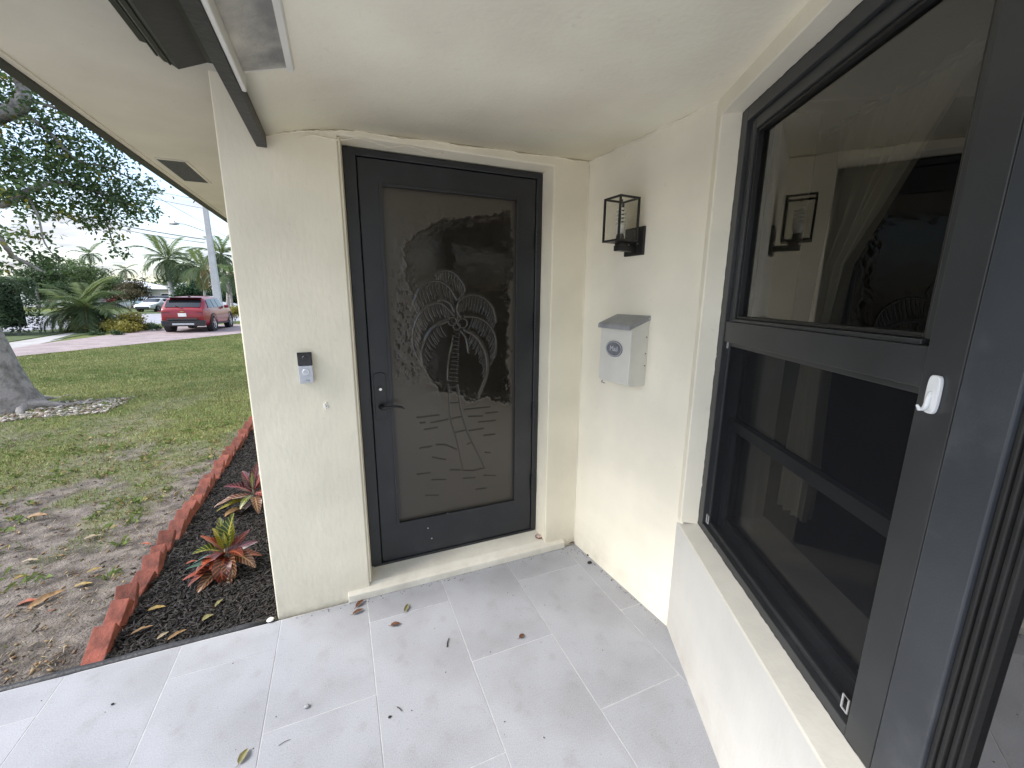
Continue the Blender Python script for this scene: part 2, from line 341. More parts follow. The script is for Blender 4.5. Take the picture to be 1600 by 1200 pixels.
for k in range(len(XE) - 1):
    off = 1.488 if (k % 2 == 1) else 1.899
    ys = [off + .8166 * j for j in range(-4, 3)]
    for y0, y1 in zip(ys[:-1], ys[1:]):
        if y1 < -1.4 or y0 > 2.08: continue
        y1 = min(y1, 2.0855 if XE[k] < -.45 else 2.0855)
        g = .0019
        b = MB(); b.box(0, XE[k + 1] - XE[k] - 2 * g, 0, y1 - y0 - 2 * g, -.009, 0)
        o = b.build('tile', M_tile, floor_o, bevel=.0008); o.location = (XE[k] + g, y0 + g, rng.uniform(-.0005, .0005))
# unseen pale paving, added to bounce light up onto the porch ceiling
pv = MB(); pv.box(-4, 2.2, -9, -1.901, -.2, -.002); tag(pv.build('front_bounce_paving', mat('bounce_paving', (.64, .635, .63), .7, .08, 4, .1, 150)), kind='structure')
pv = MB(); pv.box(-7, -4.001, -9, 2.088, -.2, -.002); tag(pv.build('side_bounce_paving', MATS['bounce_paving']), kind='structure')
# black rounded edge trim of the slab
ev = MB(); n_ = 26
pts = [(-.405 - (3.4) * i / n_, 2.1075 - .006 * (i / n_) + .002 * math.sin(i * 1.7), -.012 + .003 * math.sin(i * 2.3)) for i in range(n_ + 1)]
ev.tube(pts, .021, 10)
et = tag(ev.build('edge_trim', mat('black_rubber', (.022, .023, .026), .5, .3, 12, .3, 60), smooth=True), 'thin black rounded trim along the outer edge of the tiled porch', 'edge trim')
pb = MB(); pb.lathe([(.002, 0), (.018, .002), (.014, .006), (.003, .007)], (-.425, 2.098, .007), 9); pb.build('paint_blob', M_white, et, smooth=True)

# ------------------------------------------------------------------ walls
def wall_grid(name, xs, zs, holes, thick, m, step=.0, seed=0):
    """front at y=0; cells inside holes left out, reveals closed"""
    b = MB(); X = sorted(xs); Z = sorted(zs)
    def solid(i, j):
        if i < 0 or j < 0 or i >= len(X) - 1 or j >= len(Z) - 1: return False
        cx, cz = (X[i] + X[i + 1]) / 2, (Z[j] + Z[j + 1]) / 2
        return not any(h[0] < cx < h[1] and h[2] < cz < h[3] for h in holes)
    def q(*v): b.add(v, [(0, 1, 2, 3)])
    for i in range(len(X) - 1):
        for j in range(len(Z) - 1):
            if not solid(i, j): continue
            x0, x1, z0, z1 = X[i], X[i + 1], Z[j], Z[j + 1]
            q((x0, 0, z0), (x1, 0, z0), (x1, 0, z1), (x0, 0, z1)); q((x0, thick, z0), (x0, thick, z1), (x1, thick, z1), (x1, thick, z0))
            if not solid(i - 1, j): q((x0, 0, z0), (x0, 0, z1), (x0, thick, z1), (x0, thick, z0))
            if not solid(i + 1, j): q((x1, 0, z0), (x1, thick, z0), (x1, thick, z1), (x1, 0, z1))
            if not solid(i, j - 1): q((x0, 0, z0), (x0, thick, z0), (x1, thick, z0), (x1, 0, z0))
            if not solid(i, j + 1): q((x0, 0, z1), (x1, 0, z1), (x1, thick, z1), (x0, thick, z1))
    return b
def weld(o, d=.0005):
    import bmesh
    bm = bmesh.new(); bm.from_mesh(o.data); bmesh.ops.remove_doubles(bm, verts=bm.verts[:], dist=d); bmesh.ops.recalc_face_normals(bm, faces=bm.faces[:]); bm.to_mesh(o.data); bm.free()
DX0, DX1, DZ1 = .053, 1.127, 2.292
wd = thing('stucco_wall', 'cream stucco front wall with the recessed dark door in it', 'wall', (0, YD, 0))
b = wall_grid('w', [-.394, DX0, DX1, 1.42], [-.15, 0, DZ1, 2.60], [(DX0, DX1, 0, DZ1)], .26, M_wall)
o = b.build('wall_face', M_wall, wd); weld(o); bv = o.modifiers.new('bevel', 'BEVEL'); bv.width = .006; bv.segments = 2; bv.limit_method = 'ANGLE'
# side return of the house running back along the garden
b = MB(); b.box(-.393, -.15, .262, 6.6, -.15, 2.60); b.build('side_face', M_wall, wd)
# sill step under the door
b = MB(); b.prismx([(-.030, 0), (-.027, .036), (-.024, .040), (0, .050), (.02, .062), (.118, .083), (.118, 0)], -.058, 1.262)
o = b.build('step', M_sill, wd, bevel=.004)
# painted liner on the recess faces (left filler, head and right reveal)
b = MB(); b.prismz([(DX0 + .001, .010), (DX0 + .010, .012), (.0725, .113), (.0725, .20), (DX0 + .001, .20)], .07, 2.287); b.build('reveal_filler', M_wall, wd)
b = MB(); b.prismz([(DX1 - .001, .006), (DX1 - .001, .20), (1.1195, .20), (1.1195, .116), (DX1 - .004, .006)], .07, 2.287); b.build('reveal_filler', M_wall, wd)
# rough plaster bead where wall meets ceiling
def plaster_bead(parent, pts_fn, n, r, name='plaster_bead', m=None):
    b = MB(); P_ = []; R_ = []
    for i in range(n + 1):
        q_ = pts_fn(i / n); P_.append((q_[0] + rng.normal(0, r * .25), q_[1], q_[2] + rng.normal(0, r * .35))); R_.append(r * (.35 + .8 * rng.random()))
    b.tube(P_, R_, 6); return b.build(name, m or M_wall, parent, smooth=True)
def ceil_z(x): 
    t_ = min(1, max(0, (x + .25) / .42)); return 2.236 + (CEIL - .028 - 2.236) * (1 - (1 - t_) ** 2) + .028 * min(1, max(0, (x - .17) / 1.2))
plaster_bead(wd, lambda t_: (-.23 + 1.56 * t_, -.004, ceil_z(-.23 + 1.56 * t_) - .004 + .003 * math.sin(t_ * 31)), 130, .0048)
plaster_bead(wd, lambda t_: (-.10 + .62 * t_, -.003, ceil_z(-.10 + .62 * t_) - .028 + .008 * math.sin(t_ * 19) - .02 * t_), 80, .0026)
# filled screw hole below the bell
hp = on_y(510, 634, YD)
b = MB()
for k in range(16):
    a = rng.uniform(0, 6.28); r = rng.uniform(0, .012); b.lathe([(.001, -.004), (.005, -.003), (.006, -.001), (.004, .001)], (hp.x + r * math.cos(a) * .7, 0, hp.z + r * math.sin(a) * 1.5), 7, axis='y')
b.build('filler_patch', M_white, wd, smooth=True)
b = MB(); b.lathe([(.001, -.0052), (.0032, -.005), (.0034, 0)], (hp.x, 0, hp.z), 8, axis='y'); b.build('plug', mat('grey_plug', (.2, .19, .18), .6), wd)

ws = thing('stucco_wall', 'cream side wall carrying the lantern and the mailbox', 'wall', mx=LX)
b = MB(); b.box(-.02, .83, 0, .22, -.15, 2.6); o = b.build('wall_face', M_wall2, ws)
plaster_bead(ws, lambda t_: (.0 + .80 * t_, -.002, ceil_z(1.37) - .004 + .003 * math.sin(t_ * 22)), 40, .005, m=M_wall2)
plaster_bead(ws, lambda t_: (.001, -.003, .02 + 2.30 * t_), 60, .0035, m=M_wall2)

WEND = 2.05
SZ, HZ = .575, 2.282
ww = thing('stucco_wall', 'cream low wall under the big black window with its beige ledge', 'wall', mx=WX)
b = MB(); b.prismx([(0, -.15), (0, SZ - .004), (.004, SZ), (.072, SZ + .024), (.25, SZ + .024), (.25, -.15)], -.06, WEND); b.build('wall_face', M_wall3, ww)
b = MB(); b.prismx([(-.0015, SZ - .004), (.003, SZ + .003), (.073, SZ + .027), (.073, SZ + .0245), (.004, SZ + .0005)], .046, WEND - .01); b.build('ledge', M_ledge, ww)
b = MB(); b.box(-.06, WEND, 0, .25, HZ, 2.6); b.build('header', M_wall2, ww, bevel=.004)
b = MB(); b.prismz([(-.06, 0), (.040, 0), (.045, .004), (.0575, .072), (.0575, .25), (-.06, .25)], SZ + .024, HZ); b.build('jamb', M_wall2, ww)
b = MB(); b.box(WEND - .06, WEND, 0, .25, SZ + .03, HZ); b.build('jamb', M_wall2, ww)
b = MB(); b.box(WEND - .25, WEND - .002, .25, 2.6, -.15, 2.6); b.build('end_face', M_wall2, ww)

# ceiling, soffit, roof
b = MB(); xs = [-.218, -.15, -.1, -.05, 0, .05, .1, .17, .4, .8, 1.4, 2.6]
def cz(i, j): pass
vs = []; fs = []
RY = .05  # unseen near edge of ceiling and roof, set to let more sky light in
ysq = [RY, .7, 1.4, 2.15]
for y in ysq:
    for x in xs: vs.append((x, y, ceil_z(x)))
for y in ysq:
    for x in xs: vs.append((x, y, 2.47))
nxx = len(xs); k0 = len(ysq) * nxx
for j in range(len(ysq) - 1):
    for i in range(nxx - 1):
        a_ = j * nxx + i; fs.append((a_, a_ + nxx, a_ + nxx + 1, a_ + 1)); fs.append((k0 + a_, k0 + a_ + 1, k0 + a_ + nxx + 1, k0 + a_ + nxx))
for i in range(nxx - 1):
    fs.append((i, i + 1, k0 + i + 1, k0 + i)); q_ = 3 * nxx + i; fs.append((q_, k0 + q_, k0 + q_ + 1, q_ + 1))
for j in range(3):
    q_ = j * nxx; fs.append((q_, k0 + q_, k0 + q_ + nxx, q_ + nxx)); q_ += nxx - 1; fs.append((q_, q_ + nxx, k0 + q_ + nxx, k0 + q_))
b.add(vs, fs); ceil_o = tag(b.build('ceiling', M_ceil, smooth=False), kind='structure')
for pp in ceil_o.data.polygons: pp.use_smooth = abs(pp.normal.z) > .8
# open patch of bare grey board with its trim
M_patch = mat('bare_grey_board', (.24, .235, .22), .8, .3, 7, .4, 60, col2=(.66, .62, .54), ramp=(.36, .72), detail=9)
b = MB(); b.add([(-.204, RY, ceil_z(-.204) - .003), (-.088, RY, ceil_z(-.088) - .003), (-.088, 1.565, ceil_z(-.088) - .003), (-.204, 1.562, ceil_z(-.204) - .003)], [(0, 1, 2, 3)])
o = b.build('board', M_patch, ceil_o); o.modifiers.new('s', 'SOLIDIFY').thickness = -.004
b = MB()
za, zb_ = ceil_z(-.088), ceil_z(-.070)
b.prism([(-.0885, za - .004), (-.0885, za - .010), (-.072, zb_ - .010), (-.067, zb_ - .002), (-.067, zb_ + .01), (-.0885, za + .01)], RY, 1.585); b.build('trim', M_white, ceil_o)
b = MB(); b.add([(-.204, 1.569, ceil_z(-.204) - .001), (-.0886, 1.569, ceil_z(-.0886) - .001), (-.0886, 1.585, ceil_z(-.0886) - .001), (-.204, 1.585, ceil_z(-.204) - .001)], [(0, 1, 2, 3)])
o = b.build('trim', M_white, ceil_o); o.modifiers.new('s', 'SOLIDIFY').thickness = -.009
b = MB(); b.box(-.218, -.204, RY, 1.60, 2.205, 2.26); b.build('trim', M_white, ceil_o, bevel=.004)
b = MB(); b.box(-.203, -.0895, 1.5625, 1.5655, ceil_z(-.2) - .008, ceil_z(-.2) + .02, mx=None); 
# soffit of the main eave
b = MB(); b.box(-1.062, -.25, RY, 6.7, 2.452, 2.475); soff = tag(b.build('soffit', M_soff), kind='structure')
b = MB(); b.box(-1.105, -1.064, RY, 6.7, 2.432, 2.60); b.build('drip_edge', M_black, soff)
b = MB(); b.box(-1.063, -1.035, RY, 6.7, 2.446, 2.4515); b.build('trim', M_soff, soff)
# unseen roof deck, added against light leaks and cut back to admit sky light
b = MB(); b.prism([(-1.10, 2.601), (-1.10, 2.64), (2.6, 3.2), (5, 3.4), (5, 2.601)], RY, 6.7); rf = tag(b.build('roof', mat('roof_grey', (.3, .3, .3), .9)), kind='structure')
b = MB(); b.box(-.249, 5, RY, RY + .02, 2.478, 2.60); b.build('fascia', M_wall, rf)
b = MB(); b.box(1.35, WEND + .25, -.22, 3.2, 2.48, 2.598); wr_ = b.build('wing_roof', MATS['roof_grey'], rf); wr_.matrix_local = WX
# vent in the soffit
vc = [Vector((v.x, v.y)) for v in [Vector(np.array([0, 0, EYE]) + ray(*p_) * ((2.452 - EYE) / ray(*p_)[2])) for p_ in ((252, 250), (287, 249), (321, 280), (290, 286))]]
x0, x1 = (vc[0].x + vc[3].x) / 2, (vc[1].x + vc[2].x) / 2; y0, y1 = (vc[0].y + vc[1].y) / 2, (vc[2].y + vc[3].y) / 2
b = MB(); b.box(x0, x1, y0, y1, 2.4475, 2.4515); vent = b.build('vent', mat('vent_mesh', (.05, .052, .058), .7, .2, 40, .5, 400), soff)
b = MB(); b.box(x1 - .004, x1 + .012, y0 - .01, y1 + .01, 2.445, 2.4515); b.box(x0, x1 - .0045, y1, y1 + .012, 2.445, 2.4515); b.box(x0, x1 - .0045, y0 - .012, y0, 2.445, 2.4515); b.build('vent_frame', M_soff, soff)

# gutter and dark fascia of the porch roof
gt = thing('gutter', 'black ogee rain gutter with open end above the porch edge', 'gutter', (0, 0, 0))
prof = [on_y(*p_, 1.7) for p_ in ((324, 98), (279, 108.5), (267, 100), (256, 96), (246, 86), (238, 75), (230, 68), (218, 64))]
poly = [(q_.x, q_.z) for q_ in prof]; poly += [(poly[-1][0] - .002, poly[-1][1] + .012), (poly[-1][0] - .002, 2.448), (-.258, 2.448), (-.258, poly[0][1])]
b = MB(); b.prism(poly, RY, 1.7); b.build('gutter_body', M_gutter, gt)
for k, (pi_) in enumerate((2, 4)):
    q_ = prof[pi_]; b = MB(); b.tube([(q_.x - .002, RY, q_.z - .001), (q_.x - .002, 1.699, q_.z - .001)], .0035, 6); b.build('moulding_ridge', M_gutter, gt, smooth=True)
b = MB(); b.box(-.2565, -.2185, RY, 2.099, 2.200, 2.450); fas = b.build('fascia_strip', mat('fascia_dark', (.026, .026, .027), .5, .2, 10, .2, 50), gt, bevel=.002)
b = MB(); b.lathe([(.001, -.01), (.009, -.009), (.010, 0)], (-.268, YD, 2.398), 8, axis='y'); b.build('bolt', M_black, gt)

# ================================================================== FRONT DOOR
YF = YD + .117                       # outer face of the frame
dr = thing('front_door', 'dark charcoal front door with full palm etched glass, closed in its recess', 'door', (0, YF, 0))
def dpt(px, py, dy=0): v = on_y(px, py, YF + dy); return v.x, v.z
FX0, FX1, FZ0, FZ1 = .0735, 1.1185, .0855, 2.285
SX0 = dpt(556, 233)[0] - .004; SX1 = FX1 - .036; SZ1 = FZ1 - .030; SB = FZ0 + .012
b = wall_grid('f', [FX0, SX0, SX1, FX1], [FZ0, SZ1, FZ1], [(SX0, SX1, FZ0, SZ1)], .10, M_char)
o = b.build('door_frame', M_char, dr); weld(o); bv = o.modifiers.new('bevel', 'BEVEL'); bv.width = .003; bv.limit_method = 'ANGLE'
gTL, gTR, gBL, gBR = dpt(597, 292, .016), dpt(806, 312, .016), dpt(622, 815, .016), dpt(803, 782, .016)
GX0, GX1 = (gTL[0] + gBL[0]) / 2, (gTR[0] + gBR[0]) / 2; GZ0, GZ1 = (gBL[1] + gBR[1]) / 2, (gTL[1] + gTR[1]) / 2
L0, L1, LB, LT = SX0 + .004, SX1 - .004, SB, SZ1 - .004
b = wall_grid('l', [L0, GX0, GX1, L1], [LB, GZ0, GZ1, LT], [(GX0, GX1, GZ0, GZ1)], .05, M_char)
for i_ in range(len(b.v)): b.v[i_] = (b.v[i_][0], b.v[i_][1] + .006, b.v[i_][2])
leaf = b.build('door_leaf', M_char, dr); weld(leaf); bv = leaf.modifiers.new('bevel', 'BEVEL'); bv.width = .003; bv.limit_method = 'ANGLE'
# moulded glazing bead
b = MB(); w_ = .014
def ringb(b, x0, x1, z0, z1, w, ya, yb, mi=0):
    b.box(x0, x0 + w, ya, yb, z0, z1, mi); b.box(x1 - w, x1, ya, yb, z0, z1, mi); b.box(x0 + w, x1 - w, ya, yb, z0, z0 + w, mi); b.box(x0 + w, x1 - w, ya, yb, z1 - w, z1, mi)
ringb(b, GX0 - .014, GX1 + .014, GZ0 - .014, GZ1 + .014, .0165, .001, .0055); b.build('glazing_bead', M_char, dr, bevel=.002)
# etched glass: height field with palm, water marks and a clear field with ragged edge
GY_ = .024
def gl(px, py): v = on_y(px, py, YF + GY_); return (v.x, v.z)
A = lambda *pts: [gl(600 + x / 5.4545, 400 + y / 5.4545) for x, y in pts]
Bq = lambda *pts: [gl(600 + x / 5, 580 + y / 5) for x, y in pts]
def smooth_line(p, k=6):
    p = np.array(p); o = []
    for i in range(len(p) - 1):
        p0, p1, p2, p3 = p[max(i - 1, 0)], p[i], p[i + 1], p[min(i + 2, len(p) - 1)]
        for t_ in np.linspace(0, 1, k, endpoint=False):
            o.append(.5 * ((2 * p1) + (-p0 + p2) * t_ + (2 * p0 - 5 * p1 + 4 * p2 - p3) * t_ ** 2 + (-p0 + 3 * p1 - 3 * p2 + p3) * t_ ** 3))
    o.append(p[-1]); return np.array(o)
fronds = [(A((640, 370), (690, 290), (650, 200), (580, 135), (500, 125), (445, 165)), .005, 1), (A((620, 370), (560, 270), (470, 215), (380, 225), (300, 290), (250, 410)), .006, 1),
          (A((600, 470), (565, 405), (500, 370), (470, 380)), .006, 0), (A((655, 520), (625, 460), (650, 380), (720, 335), (800, 335), (880, 380), (935, 460), (955, 560)), .005, 2),
          (A((600, 510), (540, 440), (470, 400), (370, 430), (290, 520), (250, 640), (250, 760), (285, 860)), .005, 1), (A((545, 550), (440, 600), (370, 680), (330, 800), (325, 920)), .010, 1),
          (A((690, 515), (800, 525), (880, 570), (940, 660), (955, 760), (940, 860)), .005, 2), (A((690, 630), (780, 680), (850, 780), (880, 900), (870, 1020), (815, 1170)), .009, 2),
          (A((655, 640), (700, 700), (720, 820)), .005, 0)]
strokes = []      # (points, radius, height)
cen = np.array(A((620, 560))[0])
for pts, r, side in fronds:
    s_ = smooth_line(pts); strokes.append((s_, r, .0034))
    if side:
        L = len(s_)
        for i in range(4, L - 1):
            for h_ in range(1 + i % 2):
                q_ = s_[i] * (1 - h_ * .5) + s_[min(i + 1, L - 1)] * h_ * .5
                tow = cen - q_; tow = tow / (np.linalg.norm(tow) + 1e-6)
                dn = np.array([0, -1.0]) * .9 + tow * .35; dn /= np.linalg.norm(dn); ln = rng.uniform(.05, .085) * (1 - .5 * abs(i / L - .55))
                a_ = q_ + dn * .008; e_ = a_ + dn * ln + tow * .006
                strokes.append((np.array([a_, (a_ + e_) / 2 + np.array([.003 * (1 if side == 2 else -1), 0]), e_]), .0015, .0019))
for c_, r in (((585, 555), 35), ((672, 572), 40), ((622, 598), 30)):
    strokes.append((np.array(A(*[(c_[0] + r * math.cos(g), c_[1] + r * math.sin(g)) for g in np.linspace(0, 6.28, 14)])), .003, .003))
tl_ = np.array(A((600, 650), (580, 750), (555, 860), (545, 960), (545, 1060)) + Bq((507, 60), (505, 120), (510, 250), (520, 370), (550, 480), (580, 600), (615, 770)))
tr_ = np.array(A((645, 650), (635, 800), (630, 900), (622, 1000), (622, 1080)) + Bq((572, 60), (572, 110), (600, 300), (640, 450), (690, 560), (740, 660), (780, 750)))
strokes += [(smooth_line(tl_[:7], 3), .0034, .003), (smooth_line(tr_[:7], 3), .0034, .003), (smooth_line(tl_[6:], 3), .0040, -.0032), (smooth_line(tr_[6:], 3), .0046, -.0036)]
for d_ in (((505, 130), (575, 130)), ((515, 245), (590, 240)), ((520, 370), (610, 350)), ((550, 480), (645, 455)), ((650, 570), (685, 555)), ((620, 775), (700, 775), (785, 755)),
           ((630, 295), (830, 275)), ((660, 350), (770, 348)), ((795, 325), (890, 315)), ((740, 395), (870, 382)), ((665, 462), (775, 445)), ((780, 500), (865, 490)), ((260, 360), (430, 340)),
           ((370, 400), (500, 375)), ((285, 402), (320, 400)), ((320, 455), (415, 437)), ((280, 600), (370, 585)), ((410, 572), (480, 572), (565, 608)), ((380, 670), (480, 690)), ((520, 770), (600, 770)),
           ((260, 805), (360, 793)), ((375, 847), (480, 845)), ((620, 835), (710, 830)), ((780, 812), (870, 815)), ((720, 922), (800, 912)), ((325, 970), (425, 968)), ((790, 632), (830, 635))):
    strokes.append((np.array(Bq(*d_)), .0042, -.0034))
for k in range(13):
    y_ = 660 + k * 34; strokes.append((np.array(A((605 - k * 4.5, y_), (640 - k * 1.4, y_ + 4))), .0026, -.002))
nu, nv = 330, 920
ux = np.linspace(GX0 - .004, GX1 + .004, nu); uz = np.linspace(GZ0 - .004, GZ1 + .004, nv); UX, UZ = np.meshgrid(ux, uz)
Hh = np.zeros_like(UX); Sm = np.zeros_like(UX)
for pts, r, h in strokes:
    for p0, p1 in zip(pts[:-1], pts[1:]):
        i0, i1 = np.searchsorted(ux, [min(p0[0], p1[0]) - 3 * r, max(p0[0], p1[0]) + 3 * r]); j0, j1 = np.searchsorted(uz, [min(p0[1], p1[1]) - 3 * r, max(p0[1], p1[1]) + 3 * r])
        if i1 <= i0 or j1 <= j0: continue
        X_, Z_ = UX[j0:j1, i0:i1], UZ[j0:j1, i0:i1]; d = np.array(p1) - p0; L2 = d @ d + 1e-12
        tt = np.clip(((X_ - p0[0]) * d[0] + (Z_ - p0[1]) * d[1]) / L2, 0, 1); dist = np.hypot(X_ - p0[0] - tt * d[0], Z_ - p0[1] - tt * d[1])
        g = np.exp(-(dist / r) ** 2 * 1.5); sl = Hh[j0:j1, i0:i1]
        if h > 0: np.maximum(sl, g * h, out=sl); s2 = Sm[j0:j1, i0:i1]; np.maximum(s2, g, out=s2)
        else: np.minimum(sl, g * h, out=sl); s2 = Sm[j0:j1, i0:i1]; np.minimum(s2, -g * .7, out=s2)
poly = [gl(*p_) for p_ in ((628, 388), (646, 365), (676, 350), (730, 342), (797, 331), (801, 400), (795, 470), (792, 540), (798, 632), (760, 622), (735, 626), (715, 612), (690, 612), (678, 600), (664, 575), (652, 540), (657, 500), (648, 462), (634, 430))]
WXn = UX + (fbm(UX * 38, UZ * 38, 31) - .5) * .035 + (fbm(UX * 9, UZ * 9, 32) - .5) * .05; WZn = UZ + (fbm(UX * 38, UZ * 38, 33) - .5) * .035 + (fbm(UX * 9, UZ * 9, 34) - .5) * .04
ins = np.zeros(UX.shape, bool); sd_ = np.full(UX.shape, 9.)
for i in range(len(poly)):
    (xa, za), (xb, zb) = poly[i], poly[(i + 1) % len(poly)]
    c1 = ((za > WZn) != (zb > WZn)) & (WXn < (xb - xa) * (WZn - za) / (zb - za + 1e-12) + xa); ins ^= c1
    dx, dz = xb - xa, zb - za; tt = np.clip(((WXn - xa) * dx + (WZn - za) * dz) / (dx * dx + dz * dz), 0, 1); sd_ = np.minimum(sd_, np.hypot(WXn - xa - tt * dx, WZn - za - tt * dz))
sgn = np.where(ins, sd_, -sd_); edge_ = .006 + .03 * np.clip(fbm(UX * 14, UZ * 14, 36) - .35, 0, 1); clear = np.clip(sgn / edge_ + .5, 0, 1) * (.80 + .35 * fbm(UX * 7, UZ * 7, 37)); clear = np.clip(clear, 0, 1)
soft = np.clip((UX - (GX0 + .10)) / .22, 0, 1) * .55 + .45; clear = clear * np.where(UZ > 1.45, soft, .8 + .2 * soft)
band = np.clip((GX0 + .17 - UX) / .05, 0, 1) * np.clip((UX - GX0 - .02) / .03, 0, 1) * np.clip((UZ - 1.12) / .1, 0, 1) * np.clip((1.78 - UZ) / .2, 0, 1)
spk = np.clip((fbm(UX * 75, UZ * 48, 41, 3) - .57) * 14, 0, 1) * band
clear = np.maximum(clear, spk * .8)
Hh += (.0011 * np.exp(-(sgn / .006) ** 2)) * (.4 + fbm(UX * 60, UZ * 60, 44)) + (fbm(UX * 26, UZ * 26, 42) - .5) * .0030 * (.15 + np.maximum(band, np.exp(-(sgn / .05) ** 2))) + spk * -.001
fro = np.clip(1 - clear, 0, 1)
colA = np.zeros((nu * nv, 3), np.float32); colA[:, 0] = fro.ravel(); colA[:, 1] = np.clip(Sm, 0, 1).ravel(); colA[:, 2] = np.clip(-Sm, 0, 1).ravel()
Vg = np.stack([UX.ravel(), GY_ - Hh.ravel(), UZ.ravel()], 1); ig = np.arange(nu * nv).reshape(nv, nu)
Fg = np.stack([ig[:-1, :-1].ravel(), ig[:-1, 1:].ravel(), ig[1:, 1:].ravel(), ig[1:, :-1].ravel()], 1)
mg = bpy.data.materials.new('etched_glass'); mg.use_nodes = True; t = mg.node_tree; p = t.nodes['Principled BSDF']
a_ = N(t, 'ShaderNodeAttribute', attribute_name='col'); sp = N(t, 'ShaderNodeSeparateColor'); lk(t, a_.outputs['Color'], sp.inputs[0])
m1 = N(t, 'ShaderNodeMix', data_type='RGBA'); lk(t, sp.outputs[0], m1.inputs[0]); m1.inputs[6].default_value = (.017, .0145, .011, 1); m1.inputs[7].default_value = (.064, .055, .042, 1)
m2 = N(t, 'ShaderNodeMix', data_type='RGBA'); lk(t, mth(t, 'MULTIPLY', sp.outputs[1], .42), m2.inputs[0]); lk(t, m1.outputs[2], m2.inputs[6]); m2.inputs[7].default_value = (.075, .067, .055, 1)
m3 = N(t, 'ShaderNodeMix', data_type='RGBA'); lk(t, sp.outputs[2], m3.inputs[0]); lk(t, m2.outputs[2], m3.inputs[6]); m3.inputs[7].default_value = (.012, .010, .008, 1)
lk(t, m3.outputs[2], p.inputs['Base Color']); lk(t, mth(t, 'ADD', mth(t, 'MULTIPLY', sp.outputs[0], .22), .06), p.inputs['Roughness']); p.inputs['Specular IOR Level'].default_value = .5
MATS['etched_glass'] = mg
arrays('glass_pane', Vg, Fg, mg, dr, colA, True)
b = MB(); b.box(SX0 - .02, SX1 + .02, .0605, .099, SB, SZ1 + .01); b.build('gap_light_block', M_black, dr)  # added black backing, stops light showing through the gap round the leaf
# handle set
hpx = [dpt(582, 583, -.006), dpt(603, 583, -.006), dpt(583, 660, -.006)]
hx0, hx1, hz1, hz0 = hpx[0][0] + .004, hpx[1][0] - .002, hpx[0][1], hpx[2][1]
hc = (hx0 + hx1) / 2; rr = (hx1 - hx0) / 2
M_handle = mat('black_hardware', (.014, .015, .017), .35, .2, 20)
b = MB(); poly = [(hc + rr * math.cos(a), hz1 - rr * .6 + rr * .6 * math.sin(a)) for a in np.linspace(0, math.pi, 9)] + [(hc - rr * math.cos(a), hz0 + rr * .6 - rr * .6 * math.sin(a)) for a in np.linspace(0, math.pi, 9)]
b.prism(poly, -.003, .006); plate = b.build('handle_plate', M_handle, dr, bevel=.0015)
kz = dpt(591, 608)[1]; kx = hc
b = MB(); b.lathe([(.012, -.012), (.0125, -.003)], (kx, 0, kz), 16, axis='y'); b.build('lock_collar', M_handle, plate)
b = MB(); b.lathe([(.0015, -.0135), (.0075, -.0135), (.008, -.012)], (kx, 0, kz), 14, axis='y'); b.build('keyhole', mat('bright_steel', (.7, .69, .66), .3, metal=1), plate)
lz = dpt(592, 636)[1]
b = MB(); b.lathe([(.012, -.03), (.013, -.012), (.016, -.003)], (kx, 0, lz), 14, axis='y'); b.tube([(kx, -.030, lz), (kx, -.043, lz + .001), (kx + .03, -.05, lz + .006), (kx + .07, -.05, lz + .008), (kx + .10, -.048, lz), (kx + .112, -.046, lz - .010)], [.011, .011, .008, .0065, .0055, .004], 8)
b.build('lever', M_handle, dr, smooth=True)
for py in (376, 503, 640, 752):
    hx, hz = FX1 - .0365, dpt(838, py)[1]
    b = MB()
    for k in range(5): b.lathe([(.0065, 0), (.0075, .001), (.0075, .0185), (.0065, .0195)], (hx, -.006, hz - .05 + k * .0205), 10)
    b.build('hinge', M_handle, dr)
for (px, py) in ((700, 803), (669, 826), (675, 842)):
    x_, z_ = dpt(px, py); b = MB(); b.lathe([(.0005, .0035), (.0035, .0038), (.004, .006)], (x_, 0, z_), 8, axis='y'); b.build('screw', mat('pale_screw', (.6, .58, .52), .4), dr)
b = MB(); b.box(FX0 + .012, FX1 - .012, -.002, .09, FZ0 - .003, SB - .001); b.build('bottom_rail', M_char, dr)
# room behind is closed by the opaque pane

# shell-like round stop on the sill
sp_ = on_y(841, 840, YD + .06); 
st = tag(MB().lathe([(.001, .014), (.012, .012), (.019, .006), (.021, 0)], (0, 0, 0), 16).build('door_stop', mat('stop_pink', (.55, .44, .38), .6, .3, 60), smooth=True), 'small round rust ringed cap on the right end of the door sill', 'cap')
st.location = (sp_.x, YD + .05, .0715)
rb = MB(); rb.tube([(.022 * math.cos(a), .022 * math.sin(a), .002) for a in np.linspace(0, 6.2, 18)], .003, 6); rb.build('rust_ring', mat('rust', (.16, .06, .03), .9, .3, 80), st, smooth=True)

# ================================================================== LAMP, MAILBOX, BELL
lm = thing('wall_lantern', 'black open box wall lantern with spiral bulb on the cream side wall', 'lantern', mx=LX @ Matrix.Translation((.40, 0, 1.875)))
M_iron = mat('black_iron', (.016, .0155, .015), .45, .2, 30)
b = MB(); b.box(-.0645, .0645, -.014, 0, -.0655, .0655); bp_ = b.build('back_plate', M_iron, lm, bevel=.002)
for dx_ in (.03, -.03):
    b = MB(); b.lathe([(.0005, -.0175), (.0045, -.017), (.005, -.0145)], (dx_, 0, -.012), 8, axis='y'); b.build('screw', MATS['bright_steel'], bp_)
b = MB(); b.box(-.020, .020, -.12, -.0145, -.048, -.0225); b.box(-.022, .022, -.112, -.07, -.0223, -.0085); b.build('arm', M_iron, lm, bevel=.002)
cz0, cz1, cy0, cy1, cw = -.008, .190, -.157, -.045, .054
b = MB(); th = .0042
